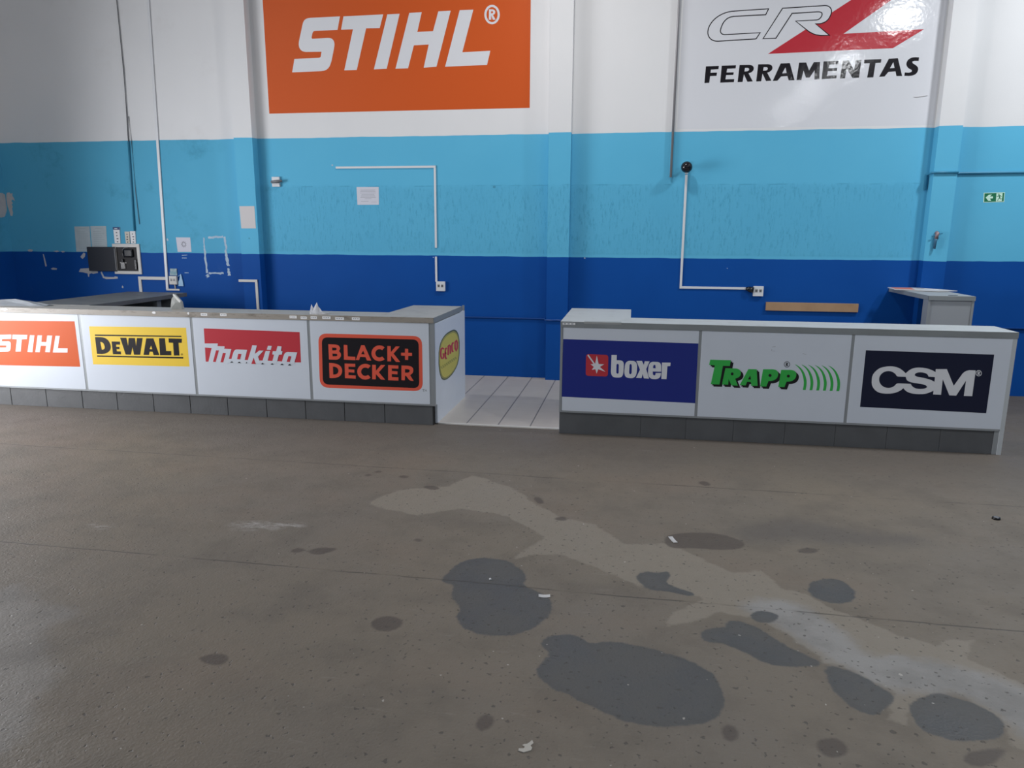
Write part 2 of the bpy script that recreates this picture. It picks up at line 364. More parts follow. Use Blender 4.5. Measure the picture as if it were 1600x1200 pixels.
# printed artwork: (layer, ink, outline) in tenths of a millimetre on the plane of the board
ART = {
 'banner_orange': [
  (0,'orange',[(-47000,33470),(-13120,33470),(-13120,50500),(-47000,50500)]),
  (1,'print_white',[(-36902,44674),(-37294,43139),(-40196,43135),(-40317,43121),(-40386,43106),(-40434,43086),(-40482,43055),(-40517,43021),(-40539,42990),(-40564,42948),(-40587,42900),(-40609,42844),(-40734,42420),(-40736,42375),(-40730,42340),(-40711,42298),(-40654,42221),(-38646,42270),(-38512,42263),(-38393,42247),(-38288,42224),(-38208,42200),(-38113,42155),(-38015,42090),(-37941,42023),(-37893,41962),(-37845,41878),(-37805,41779),(-37781,41673),(-37769,41534),(-37787,41301),(-37866,40955),(-38247,39566),(-38419,39142),(-38502,38991),(-38590,38869),(-38693,38755),(-38785,38674),(-38916,38586),(-39044,38521),(-39170,38477),(-39340,38440),(-39645,38406),(-43564,38370),(-43170,39950),(-39985,39972),(-39918,39977),(-39864,39986),(-39803,40002),(-39746,40021),(-39710,40041),(-39687,40063),(-39664,40096),(-39636,40171),(-39515,40682),(-41520,40720),(-41657,40732),(-41777,40751),(-41883,40774),(-41964,40799),(-42061,40842),(-42168,40906),(-42247,40971),(-42302,41029),(-42360,41109),(-42411,41203),(-42452,41315),(-42474,41414),(-42489,41529),(-42492,41621),(-42486,41736),(-42456,41947),(-41847,43963),(-41794,44095),(-41735,44208),(-41674,44305),(-41619,44378),(-41532,44457),(-41422,44527),(-41295,44580),(-41118,44622),(-40814,44658)]),
  (1,'print_white',[(-36445,44657),(-31337,44685),(-31827,43142),(-33574,43187),(-34971,38421),(-36610,38411),(-35284,43130),(-36824,43140)]),
  (1,'print_white',[(-30808,44664),(-29244,44675),(-31079,38440),(-32738,38413)]),
  (1,'print_white',[(-28020,44717),(-26461,44745),(-27060,42533),(-25078,42553),(-24383,44752),(-22854,44763),(-24712,38497),(-26335,38425),(-25647,41059),(-27529,41030),(-28324,38417),(-29946,38408)]),
  (1,'print_white',[(-21738,44781),(-20058,44776),(-21454,40041),(-17992,40102),(-18397,38514),(-23623,38466)]),
  (1,'print_white',[(-16832,44100),(-16855,43861),(-16925,43636),(-17037,43435),(-17186,43270),(-17365,43148),(-17564,43075),(-17775,43056),(-17985,43091),(-18186,43178),(-18365,43314),(-18515,43492),(-18627,43701),(-18697,43932),(-18720,44174),(-18696,44413),(-18625,44638),(-18512,44838),(-18362,45002),(-18183,45123),(-17984,45194),(-17774,45213),(-17565,45177),(-17366,45090),(-17188,44955),(-17039,44779),(-16926,44570),(-16856,44340)]),
  (2,'orange',[(-17104,44111),(-17120,43927),(-17170,43753),(-17250,43598),(-17356,43470),(-17483,43376),(-17625,43320),(-17775,43304),(-17924,43331),(-18067,43398),(-18194,43502),(-18301,43638),(-18381,43799),(-18430,43977),(-18447,44163),(-18430,44348),(-18380,44521),(-18299,44675),(-18193,44802),(-18065,44896),(-17924,44951),(-17774,44966),(-17625,44939),(-17484,44872),(-17357,44769),(-17251,44633),(-17171,44473),(-17121,44296)]),
  (3,'print_white',[(-18144,44725),(-17744,44709),(-17665,44696),(-17599,44676),(-17537,44647),(-17492,44618),(-17444,44573),(-17411,44525),(-17390,44474),(-17382,44431),(-17382,44377),(-17392,44320),(-17415,44259),(-17446,44206),(-17479,44169),(-17511,44144),(-17557,44120),(-17658,44088),(-17337,43545),(-17677,43558),(-17911,44071),(-17872,43565),(-18165,43576)]),
  (4,'orange',[(-17891,44495),(-17697,44487),(-17638,44379),(-17716,44267),(-17891,44274)]),
 ],
 'banner_cr': [
  (0,'vinyl',[(4550,30700),(32700,30700),(32700,50500),(4550,50500)]),
  (1,'print_red',[(14266,38734),(27587,38912),(30621,40755),(22261,40587),(32148,47573),(17848,47501),(15264,45792),(24821,45367)]),
  (2,'vinyl',[(13995,43498),(13725,42893),(10249,42850),(10002,42820),(9858,42785),(9750,42749),(9646,42705),(9561,42660),(9498,42619),(9423,42561),(9343,42489),(9264,42405),(9172,42287),(9050,42077),(8949,41829),(8889,41628),(8855,41462),(8851,41390),(8857,41327),(8873,41263),(8892,41212),(8926,41155),(8962,41111),(9007,41070),(9047,41043),(9101,41014),(9153,40992),(9200,40977),(9263,40963),(9374,40951),(13256,41016),(12848,40379),(8640,40276),(8417,40296),(8291,40321),(8194,40348),(8079,40391),(7988,40434),(7919,40472),(7838,40530),(7750,40608),(7678,40688),(7628,40756),(7575,40847),(7526,40953),(7494,41044),(7476,41117),(7462,41211),(7457,41315),(7461,41432),(7479,41565),(7512,41710),(7553,41832),(7617,41975),(7732,42179),(7946,42456),(8142,42646),(8306,42781),(8474,42897),(8680,43017),(8959,43149),(9316,43272),(9643,43345),(9960,43389),(10376,43412)]),
  (3,'print_black',[(13920,43450),(13687,42944),(13762,42843),(14070,43545)]),
  (3,'print_black',[(13687,42944),(10240,42901),(10258,42799),(13762,42843)]),
  (3,'print_black',[(10240,42901),(9987,42870),(10017,42769),(10258,42799)]),
  (3,'print_black',[(9987,42870),(9838,42834),(9878,42735),(10017,42769)]),
  (3,'print_black',[(9838,42834),(9726,42797),(9774,42701),(9878,42735)]),
  (3,'print_black',[(9726,42797),(9619,42751),(9674,42659),(9774,42701)]),
  (3,'print_black',[(9619,42751),(9530,42704),(9592,42616),(9674,42659)]),
  (3,'print_black',[(9530,42704),(9464,42662),(9533,42577),(9592,42616)]),
  (3,'print_black',[(9464,42662),(9385,42602),(9460,42521),(9533,42577)]),
  (3,'print_black',[(9385,42602),(9303,42527),(9383,42452),(9460,42521)]),
  (3,'print_black',[(9303,42527),(9221,42439),(9307,42370),(9383,42452)]),
  (3,'print_black',[(9221,42439),(9126,42318),(9218,42256),(9307,42370)]),
  (3,'print_black',[(9126,42318),(9000,42103),(9099,42052),(9218,42256)]),
  (3,'print_black',[(9000,42103),(8898,41849),(9000,41808),(9099,42052)]),
  (3,'print_black',[(8898,41849),(8836,41644),(8941,41611),(9000,41808)]),
  (3,'print_black',[(8836,41644),(8801,41473),(8909,41451),(8941,41611)]),
  (3,'print_black',[(8801,41473),(8797,41393),(8905,41386),(8909,41451)]),
  (3,'print_black',[(8797,41393),(8804,41324),(8911,41330),(8905,41386)]),
  (3,'print_black',[(8804,41324),(8821,41252),(8924,41273),(8911,41330)]),
  (3,'print_black',[(8821,41252),(8844,41194),(8941,41230),(8924,41273)]),
  (3,'print_black',[(8844,41194),(8882,41129),(8970,41181),(8941,41230)]),
  (3,'print_black',[(8882,41129),(8924,41078),(9001,41144),(8970,41181)]),
  (3,'print_black',[(8924,41078),(8975,41031),(9038,41109),(9001,41144)]),
  (3,'print_black',[(8975,41031),(9022,41000),(9072,41087),(9038,41109)]),
  (3,'print_black',[(9022,41000),(9080,40969),(9121,41060),(9072,41087)]),
  (3,'print_black',[(9080,40969),(9137,40944),(9168,41040),(9121,41060)]),
  (3,'print_black',[(9137,40944),(9190,40927),(9211,41026),(9168,41040)]),
  (3,'print_black',[(9190,40927),(9259,40912),(9267,41014),(9211,41026)]),
  (3,'print_black',[(9259,40912),(9377,40899),(9371,41003),(9267,41014)]),
  (3,'print_black',[(9377,40899),(13176,40973),(13335,41058),(9371,41003)]),
  (3,'print_black',[(13176,40973),(12815,40429),(12881,40328),(13335,41058)]),
  (3,'print_black',[(12815,40429),(8636,40328),(8643,40224),(12881,40328)]),
  (3,'print_black',[(8636,40328),(8420,40347),(8414,40244),(8643,40224)]),
  (3,'print_black',[(8420,40347),(8300,40371),(8282,40271),(8414,40244)]),
  (3,'print_black',[(8300,40371),(8208,40397),(8181,40299),(8282,40271)]),
  (3,'print_black',[(8208,40397),(8096,40439),(8061,40344),(8181,40299)]),
  (3,'print_black',[(8096,40439),(8010,40479),(7966,40388),(8061,40344)]),
  (3,'print_black',[(8010,40479),(7946,40515),(7892,40430),(7966,40388)]),
  (3,'print_black',[(7946,40515),(7870,40569),(7805,40492),(7892,40430)]),
  (3,'print_black',[(7870,40569),(7788,40643),(7713,40574),(7805,40492)]),
  (3,'print_black',[(7788,40643),(7720,40717),(7636,40658),(7713,40574)]),
  (3,'print_black',[(7720,40717),(7674,40781),(7583,40731),(7636,40658)]),
  (3,'print_black',[(7674,40781),(7623,40867),(7527,40827),(7583,40731)]),
  (3,'print_black',[(7623,40867),(7576,40968),(7475,40938),(7527,40827)]),
  (3,'print_black',[(7576,40968),(7546,41054),(7442,41034),(7475,40938)]),
  (3,'print_black',[(7546,41054),(7530,41122),(7423,41112),(7442,41034)]),
  (3,'print_black',[(7530,41122),(7516,41211),(7408,41211),(7423,41112)]),
  (3,'print_black',[(7516,41211),(7511,41311),(7403,41320),(7408,41211)]),
  (3,'print_black',[(7511,41311),(7515,41423),(7407,41441),(7403,41320)]),
  (3,'print_black',[(7515,41423),(7533,41552),(7426,41579),(7407,41441)]),
  (3,'print_black',[(7533,41552),(7565,41692),(7460,41727),(7426,41579)]),
  (3,'print_black',[(7565,41692),(7604,41810),(7502,41854),(7460,41727)]),
  (3,'print_black',[(7604,41810),(7666,41949),(7568,42001),(7502,41854)]),
  (3,'print_black',[(7666,41949),(7778,42148),(7685,42209),(7568,42001)]),
  (3,'print_black',[(7778,42148),(7989,42420),(7903,42491),(7685,42209)]),
  (3,'print_black',[(7989,42420),(8181,42607),(8103,42685),(7903,42491)]),
  (3,'print_black',[(8181,42607),(8342,42739),(8270,42822),(8103,42685)]),
  (3,'print_black',[(8342,42739),(8507,42854),(8442,42941),(8270,42822)]),
  (3,'print_black',[(8507,42854),(8710,42971),(8651,43062),(8442,42941)]),
  (3,'print_black',[(8710,42971),(8984,43102),(8934,43197),(8651,43062)]),
  (3,'print_black',[(8984,43102),(9336,43223),(9297,43321),(8934,43197)]),
  (3,'print_black',[(9336,43223),(9658,43295),(9628,43395),(9297,43321)]),
  (3,'print_black',[(9658,43295),(9971,43338),(9949,43440),(9628,43395)]),
  (3,'print_black',[(9971,43338),(10384,43361),(10368,43463),(9949,43440)]),
  (3,'print_black',[(10384,43361),(13920,43450),(14070,43545),(10368,43463)]),
  (2,'vinyl',[(15506,43492),(19976,43592),(20081,43586),(20174,43572),(20258,43553),(20322,43533),(20401,43497),(20487,43444),(20559,43387),(20609,43334),(20663,43261),(20713,43172),(20743,43091),(20758,43026),(20767,42943),(20766,42852),(20754,42752),(20710,42581),(20641,42398),(20590,42299),(20545,42226),(20483,42142),(20422,42074),(20370,42024),(20298,41967),(20215,41911),(20141,41870),(20042,41824),(19857,41764),(19736,41738),(19640,41725),(19537,41719),(19417,41720),(19161,41741),(20649,40569),(20769,40473),(19830,40490),(19349,40579),(18976,40711),(18533,40950),(17014,42096),(19207,42126),(19283,42134),(19350,42146),(19408,42161),(19451,42177),(19504,42204),(19557,42239),(19610,42286),(19660,42342),(19708,42411),(19739,42469),(19769,42548),(19792,42635),(19796,42682),(19792,42721),(19779,42768),(19740,42858),(19645,42908),(19593,42930),(19550,42944),(19495,42956),(19404,42966),(19272,42973),(16571,42919),(15009,40369),(13619,40371)]),
  (3,'print_black',[(15539,43442),(19982,43542),(19971,43642),(15472,43542)]),
  (3,'print_black',[(19982,43542),(20082,43536),(20080,43635),(19971,43642)]),
  (3,'print_black',[(20082,43536),(20171,43523),(20178,43621),(20080,43635)]),
  (3,'print_black',[(20171,43523),(20250,43505),(20265,43602),(20178,43621)]),
  (3,'print_black',[(20250,43505),(20309,43487),(20336,43580),(20265,43602)]),
  (3,'print_black',[(20309,43487),(20381,43454),(20421,43541),(20336,43580)]),
  (3,'print_black',[(20381,43454),(20460,43405),(20514,43483),(20421,43541)]),
  (3,'print_black',[(20460,43405),(20526,43352),(20591,43421),(20514,43483)]),
  (3,'print_black',[(20526,43352),(20571,43305),(20647,43363),(20591,43421)]),
  (3,'print_black',[(20571,43305),(20620,43239),(20706,43284),(20647,43363)]),
  (3,'print_black',[(20620,43239),(20666,43156),(20759,43187),(20706,43284)]),
  (3,'print_black',[(20666,43156),(20694,43083),(20793,43100),(20759,43187)]),
  (3,'print_black',[(20694,43083),(20707,43024),(20809,43028),(20793,43100)]),
  (3,'print_black',[(20707,43024),(20716,42947),(20819,42939),(20809,43028)]),
  (3,'print_black',[(20716,42947),(20715,42861),(20818,42842),(20819,42939)]),
  (3,'print_black',[(20715,42861),(20703,42767),(20804,42737),(20818,42842)]),
  (3,'print_black',[(20703,42767),(20660,42601),(20759,42561),(20804,42737)]),
  (3,'print_black',[(20660,42601),(20593,42422),(20689,42373),(20759,42561)]),
  (3,'print_black',[(20593,42422),(20544,42327),(20636,42271),(20689,42373)]),
  (3,'print_black',[(20544,42327),(20501,42257),(20589,42195),(20636,42271)]),
  (3,'print_black',[(20501,42257),(20441,42176),(20525,42108),(20589,42195)]),
  (3,'print_black',[(20441,42176),(20383,42111),(20462,42037),(20525,42108)]),
  (3,'print_black',[(20383,42111),(20333,42064),(20407,41985),(20462,42037)]),
  (3,'print_black',[(20333,42064),(20264,42009),(20333,41925),(20407,41985)]),
  (3,'print_black',[(20264,42009),(20184,41954),(20246,41867),(20333,41925)]),
  (3,'print_black',[(20184,41954),(20113,41915),(20170,41824),(20246,41867)]),
  (3,'print_black',[(20113,41915),(20018,41872),(20066,41777),(20170,41824)]),
  (3,'print_black',[(20018,41872),(19837,41813),(19876,41715),(20066,41777)]),
  (3,'print_black',[(19837,41813),(19721,41788),(19751,41689),(19876,41715)]),
  (3,'print_black',[(19721,41788),(19629,41776),(19652,41675),(19751,41689)]),
  (3,'print_black',[(19629,41776),(19529,41769),(19544,41669),(19652,41675)]),
  (3,'print_black',[(19529,41769),(19413,41771),(19421,41670),(19544,41669)]),
  (3,'print_black',[(19413,41771),(19072,41777),(19251,41705),(19421,41670)]),
  (3,'print_black',[(19072,41777),(20619,40531),(20678,40607),(19251,41705)]),
  (3,'print_black',[(20619,40531),(20679,40507),(20860,40440),(20678,40607)]),
  (3,'print_black',[(20679,40507),(19829,40541),(19830,40440),(20860,40440)]),
  (3,'print_black',[(19829,40541),(19357,40628),(19341,40530),(19830,40440)]),
  (3,'print_black',[(19357,40628),(18992,40757),(18959,40665),(19341,40530)]),
  (3,'print_black',[(18992,40757),(18559,40991),(18508,40908),(18959,40665)]),
  (3,'print_black',[(18559,40991),(17106,42065),(16923,42127),(18508,40908)]),
  (3,'print_black',[(17106,42065),(19216,42076),(19198,42177),(16923,42127)]),
  (3,'print_black',[(19216,42076),(19296,42084),(19270,42184),(19198,42177)]),
  (3,'print_black',[(19296,42084),(19367,42096),(19332,42195),(19270,42184)]),
  (3,'print_black',[(19367,42096),(19429,42113),(19386,42209),(19332,42195)]),
  (3,'print_black',[(19429,42113),(19477,42131),(19426,42224),(19386,42209)]),
  (3,'print_black',[(19477,42131),(19534,42160),(19473,42248),(19426,42224)]),
  (3,'print_black',[(19534,42160),(19592,42198),(19521,42280),(19473,42248)]),
  (3,'print_black',[(19592,42198),(19649,42249),(19571,42324),(19521,42280)]),
  (3,'print_black',[(19649,42249),(19703,42308),(19617,42376),(19571,42324)]),
  (3,'print_black',[(19703,42308),(19753,42381),(19662,42440),(19617,42376)]),
  (3,'print_black',[(19753,42381),(19787,42444),(19691,42494),(19662,42440)]),
  (3,'print_black',[(19787,42444),(19819,42528),(19720,42568),(19691,42494)]),
  (3,'print_black',[(19819,42528),(19843,42621),(19741,42649),(19720,42568)]),
  (3,'print_black',[(19843,42621),(19847,42677),(19744,42688),(19741,42649)]),
  (3,'print_black',[(19847,42677),(19843,42723),(19741,42718),(19744,42688)]),
  (3,'print_black',[(19843,42723),(19828,42779),(19730,42758),(19741,42718)]),
  (3,'print_black',[(19828,42779),(19778,42892),(19701,42825),(19730,42758)]),
  (3,'print_black',[(19778,42892),(19663,42953),(19628,42864),(19701,42825)]),
  (3,'print_black',[(19663,42953),(19605,42977),(19580,42884),(19628,42864)]),
  (3,'print_black',[(19605,42977),(19558,42992),(19542,42896),(19580,42884)]),
  (3,'print_black',[(19558,42992),(19497,43005),(19492,42906),(19542,42896)]),
  (3,'print_black',[(19497,43005),(19402,43016),(19406,42916),(19492,42906)]),
  (3,'print_black',[(19402,43016),(19267,43023),(19278,42923),(19406,42916)]),
  (3,'print_black',[(19267,43023),(16538,42969),(16604,42869),(19278,42923)]),
  (3,'print_black',[(16538,42969),(14976,40420),(15042,40318),(16604,42869)]),
  (3,'print_black',[(14976,40420),(13698,40414),(13539,40328),(15042,40318)]),
  (3,'print_black',[(13698,40414),(15539,43442),(15472,43542),(13539,40328)]),
  (1,'print_black',[(7453,37605),(8915,37610),(8878,37249),(8039,37225),(8010,36882),(8751,36890),(8713,36537),(7991,36528),(7934,35789),(7388,35775)]),
  (1,'print_black',[(9230,37620),(10829,37621),(10802,37289),(9861,37269),(9817,36870),(10623,36866),(10592,36581),(9786,36574),(9745,36126),(10729,36129),(10702,35794),(9164,35777)]),
  (1,'print_black',[(11219,37638),(12263,37624),(12367,37612),(12453,37594),(12543,37567),(12616,37536),(12685,37491),(12734,37443),(12777,37383),(12800,37330),(12820,37260),(12827,37195),(12824,37136),(12814,37090),(12793,37036),(12761,36982),(12716,36927),(12658,36876),(12585,36825),(12523,36791),(12439,36755),(12277,36706),(12806,35826),(12212,35793),(11765,36625),(11674,35788),(11115,35784)]),
  (2,'vinyl',[(11846,37307),(12147,37298),(12192,37286),(12228,37268),(12260,37241),(12281,37215),(12298,37178),(12306,37139),(12304,37099),(12295,37069),(12276,37034),(12251,37004),(12223,36981),(12197,36967),(12163,36953),(12123,36942),(12076,36936),(11803,36928)]),
  (1,'print_black',[(13281,37653),(14317,37639),(14420,37627),(14506,37609),(14595,37582),(14668,37552),(14736,37507),(14786,37459),(14828,37399),(14852,37346),(14871,37277),(14878,37212),(14876,37153),(14866,37107),(14845,37053),(14814,37000),(14770,36945),(14712,36894),(14641,36843),(14579,36809),(14496,36774),(14335,36725),(14864,35848),(14275,35816),(13828,36644),(13742,35811),(13187,35806)]),
  (2,'vinyl',[(13905,37323),(14203,37314),(14248,37303),(14284,37284),(14316,37258),(14337,37232),(14354,37195),(14362,37156),(14361,37116),(14351,37086),(14333,37052),(14308,37021),(14280,36998),(14255,36984),(14221,36971),(14181,36960),(14135,36954),(13864,36946)]),
  (1,'print_black',[(15740,37665),(16746,37673),(17399,35828),(16766,35826),(16585,36303),(15895,36266),(15524,35821),(15012,35815)]),
  (2,'vinyl',[(16302,37225),(16473,36627),(15985,36603)]),
  (1,'print_black',[(17746,37699),(18508,37695),(18894,36823),(19333,37698),(20004,37706),(20087,35851),(19546,35847),(19499,36852),(19023,36068),(18613,36079),(18293,36840),(18136,35828),(17611,35823)]),
  (1,'print_black',[(20382,37741),(22007,37758),(21992,37405),(21054,37386),(20991,37025),(21905,37017),(21897,36691),(20926,36691),(20901,36224),(21936,36251),(21910,35915),(20336,35864)]),
  (1,'print_black',[(22428,37763),(23082,37771),(23743,36686),(23799,37777),(24413,37777),(24329,35925),(23630,35897),(22925,36941),(22834,35891),(22289,35887)]),
  (1,'print_black',[(24709,37787),(26509,37806),(26482,37439),(25920,37418),(25838,35912),(25188,35902),(25320,37409),(24700,37399)]),
  (1,'print_black',[(27289,37828),(28222,37845),(28858,35970),(28261,35977),(28117,36470),(27384,36444),(27018,35964),(26447,35942)]),
  (2,'vinyl',[(27787,37446),(27969,36843),(27502,36819)]),
  (1,'print_black',[(30415,37869),(30409,37504),(30014,37516),(29953,37511),(29907,37501),(29851,37481),(29753,37432),(29790,37337),(29816,37293),(29844,37261),(29884,37229),(30060,37132),(30157,37068),(30239,37003),(30308,36939),(30358,36885),(30406,36807),(30438,36722),(30455,36621),(30451,36529),(30429,36424),(30392,36325),(30339,36235),(30285,36172),(30206,36106),(30113,36052),(29996,36009),(29823,35974),(29540,35955),(29086,35982),(29095,36332),(29490,36299),(29567,36303),(29626,36315),(29696,36339),(29818,36404),(29802,36560),(29512,36721),(29417,36790),(29340,36861),(29277,36934),(29235,36998),(29197,37084),(29173,37177),(29165,37283),(29175,37371),(29204,37474),(29251,37571),(29310,37654),(29368,37711),(29451,37771),(29552,37824),(29645,37856),(29772,37881),(30002,37896)]),
 ],
 'sign_orange': [
  (0,'orange',[(-67726,9164),(-56931,9327),(-56879,4544),(-68309,4358)]),
  (1,'print_white',[(-64638,7738),(-64730,7283),(-65719,7244),(-65758,7238),(-65784,7232),(-65800,7225),(-65813,7217),(-65823,7207),(-65830,7197),(-65837,7185),(-65844,7171),(-65849,7154),(-65878,7033),(-65878,7018),(-65875,7006),(-65869,6995),(-65862,6988),(-65850,6981),(-65837,6976),(-65820,6974),(-65169,7013),(-65122,7013),(-65080,7010),(-65043,7004),(-65014,6998),(-64980,6986),(-64946,6969),(-64919,6950),(-64901,6933),(-64882,6908),(-64865,6877),(-64855,6849),(-64850,6826),(-64847,6795),(-64847,6760),(-64850,6721),(-64864,6642),(-64955,6236),(-65001,6113),(-65025,6068),(-65052,6030),(-65082,5998),(-65109,5976),(-65146,5951),(-65194,5927),(-65237,5912),(-65293,5899),(-65393,5886),(-66712,5830),(-66628,6287),(-65552,6332),(-65531,6334),(-65515,6337),(-65493,6343),(-65455,6355),(-65446,6383),(-65441,6404),(-65416,6542),(-66117,6528),(-66201,6536),(-66248,6545),(-66282,6557),(-66319,6574),(-66348,6591),(-66368,6607),(-66390,6630),(-66412,6660),(-66428,6691),(-66439,6720),(-66446,6751),(-66450,6779),(-66451,6806),(-66449,6840),(-66440,6901),(-66302,7464),(-66288,7502),(-66272,7535),(-66254,7565),(-66237,7587),(-66211,7611),(-66180,7631),(-66142,7648),(-66075,7664),(-65975,7679)]),
  (1,'print_white',[(-64481,7739),(-62717,7748),(-62832,7304),(-63442,7259),(-63761,5945),(-64391,5925),(-64035,7253),(-64596,7265)]),
  (1,'print_white',[(-62390,7741),(-61870,7738),(-62362,5916),(-62952,5926)]),
  (1,'print_white',[(-61479,7749),(-60967,7752),(-61146,7049),(-60548,7049),(-60339,7759),(-59756,7758),(-60277,5982),(-60833,5981),(-60628,6650),(-61266,6642),(-61488,5944),(-62016,5944)]),
  (1,'print_white',[(-59358,7753),(-58857,7756),(-59261,6438),(-58113,6462),(-58184,6019),(-59920,5976)]),
 ],
 'sign_yellow': [
  (0,'yellow',[(-55311,8850),(-44349,8991),(-44325,4998),(-55334,4856)]),
  (1,'print_black',[(-54740,8017),(-44938,8145),(-44949,8027),(-54757,7875)]),
  (1,'print_black',[(-54740,5824),(-44931,5962),(-44946,5808),(-54758,5680)]),
  (1,'print_black',[(-54756,7754),(-54109,7756),(-53958,7747),(-53826,7729),(-53711,7705),(-53623,7680),(-53520,7636),(-53411,7569),(-53319,7493),(-53256,7424),(-53190,7328),(-53133,7218),(-53086,7088),(-53057,6958),(-53048,6862),(-53052,6778),(-53066,6692),(-53085,6625),(-53119,6542),(-53160,6468),(-53204,6405),(-53244,6359),(-53301,6304),(-53370,6249),(-53453,6193),(-53549,6142),(-53662,6092),(-53770,6054),(-53867,6029),(-53994,6007),(-54218,5987),(-54736,5989)]),
  (2,'yellow',[(-54190,7253),(-54067,7236),(-54005,7219),(-53957,7198),(-53912,7169),(-53881,7142),(-53848,7102),(-53820,7057),(-53796,7000),(-53756,6841),(-53750,6788),(-53749,6740),(-53753,6696),(-53760,6662),(-53777,6619),(-53805,6575),(-53839,6535),(-53872,6508),(-53918,6479),(-53958,6462),(-54011,6448),(-54115,6437)]),
  (1,'print_black',[(-52889,7340),(-51930,7353),(-51951,7034),(-52419,7028),(-52413,6808),(-52055,6805),(-52067,6570),(-52410,6567),(-52407,6318),(-51954,6325),(-51949,6027),(-52888,6011)]),
  (1,'print_black',[(-51869,7757),(-51156,7763),(-51049,6920),(-50900,7763),(-50183,7769),(-50145,6912),(-49951,7776),(-49304,7794),(-49775,6054),(-50473,6031),(-50564,6828),(-50822,6027),(-51429,6022)]),
  (1,'print_black',[(-48899,7777),(-48094,7800),(-47598,6074),(-48236,6053),(-48315,6403),(-48660,6407),(-48773,6057),(-49389,6052)]),
  (2,'yellow',[(-48418,7034),(-48341,6670),(-48624,6676)]),
  (1,'print_black',[(-47458,7832),(-46795,7850),(-46789,6535),(-46226,6539),(-46245,6103),(-47523,6062)]),
  (1,'print_black',[(-46393,7848),(-44906,7848),(-44968,7429),(-45323,7419),(-45334,6111),(-45965,6091),(-45930,7401),(-46406,7408)]),
  (1,'print_black',[(-44943,6243),(-44948,6219),(-44959,6196),(-44974,6176),(-44994,6159),(-45016,6145),(-45041,6137),(-45067,6133),(-45092,6135),(-45115,6142),(-45136,6154),(-45152,6170),(-45164,6190),(-45170,6212),(-45171,6235),(-45166,6259),(-45155,6281),(-45140,6302),(-45120,6319),(-45097,6332),(-45072,6341),(-45047,6344),(-45022,6342),(-44999,6335),(-44978,6324),(-44962,6307),(-44950,6288),(-44944,6266)]),
  (2,'yellow',[(-44966,6242),(-44970,6223),(-44978,6205),(-44991,6189),(-45006,6175),(-45024,6164),(-45044,6157),(-45065,6155),(-45085,6156),(-45103,6162),(-45120,6171),(-45133,6184),(-45142,6200),(-45147,6217),(-45148,6236),(-45144,6255),(-45135,6273),(-45123,6289),(-45107,6303),(-45089,6314),(-45069,6320),(-45049,6323),(-45029,6322),(-45010,6316),(-44994,6307),(-44981,6294),(-44971,6278),(-44966,6260)]),
  (3,'print_black',[(-45096,6294),(-45047,6295),(-45038,6294),(-45031,6293),(-45023,6291),(-45017,6288),(-45012,6284),(-45009,6280),(-45007,6275),(-45007,6271),(-45007,6265),(-45009,6260),(-45012,6254),(-45016,6249),(-45020,6245),(-45025,6242),(-45031,6239),(-45043,6235),(-45009,6184),(-45050,6183),(-45074,6231),(-45074,6182),(-45109,6181)]),
  (4,'yellow',[(-45068,6273),(-45050,6274),(-45046,6273),(-45044,6272),(-45042,6270),(-45038,6264),(-45044,6257),(-45048,6254),(-45051,6253),(-45055,6252),(-45070,6251)]),
 ],
 'sign_red': [
  (0,'print_red',[(-42396,8972),(-32147,8868),(-32176,5836),(-42473,5574)]),
  (1,'panel_white',[(-42454,7440),(-40986,7483),(-41031,7205),(-40268,7207),(-40325,6964),(-39564,6959),(-39903,5938),(-40039,5432),(-42245,5357),(-41695,6991),(-42505,7022)]),
  (2,'print_red',[(-41229,6783),(-40918,6779),(-41366,5583),(-41664,5587)]),
  (2,'print_red',[(-40508,6529),(-40190,6525),(-40548,5568),(-40846,5572)]),
  (1.5,'panel_white',[(-39963,5936),(-37828,5888),(-35709,5889),(-32821,5848),(-32831,5677),(-39998,5489)]),
  (2,'panel_white',[(-39649,5815),(-39592,6019),(-39377,6574),(-39318,6689),(-39276,6756),(-39237,6803),(-39194,6842),(-39150,6873),(-39113,6893),(-39064,6912),(-39009,6925),(-38945,6933),(-37848,6922),(-38179,5911),(-38293,5561),(-39697,5548)]),
  (4,'print_red',[(-38826,6499),(-38503,6488),(-38693,5929),(-39001,5939)]),
  (3,'panel_white',[(-37242,7421),(-36770,7401),(-37050,6534),(-36550,6893),(-36077,6908),(-36718,6269),(-36617,5928),(-36495,5587),(-37008,5570),(-37189,6116),(-37485,5553),(-37961,5572)]),
  (4,'print_red',[(-37201,6150),(-37004,5521),(-37481,5519)]),
  (2,'panel_white',[(-35572,7402),(-35175,7394),(-35309,7000),(-35743,7007)]),
  (1,'panel_white',[(-35861,6881),(-35389,6895),(-35724,5889),(-35837,5609),(-36312,5593),(-36254,5906)]),
  (3,'panel_white',[(-34561,7398),(-34130,7377),(-34231,6917),(-34066,6902),(-34144,6578),(-34472,6527),(-34696,5854),(-34783,5624),(-35255,5608),(-35202,5872),(-34978,6531),(-35172,6559),(-35101,6870),(-34738,6881)]),
  (2,'panel_white',[(-34164,5755),(-34173,5814),(-34171,5862),(-34160,5922),(-34001,6377),(-33926,6539),(-33862,6650),(-33817,6706),(-33770,6749),(-33720,6783),(-33677,6805),(-33620,6825),(-33557,6839),(-33484,6847),(-32513,6835),(-32857,5847),(-32939,5673),(-34130,5646)]),
  (4,'print_red',[(-33447,6443),(-33160,6432),(-33360,5851),(-33684,5854)]),
  (5,'print_black',[(-39784,5566),(-39595,5718),(-39458,5577)]),
  (5,'print_black',[(-38972,5552),(-38783,5704),(-38647,5563)]),
  (5,'print_black',[(-38094,5561),(-37988,5710),(-37932,5566)]),
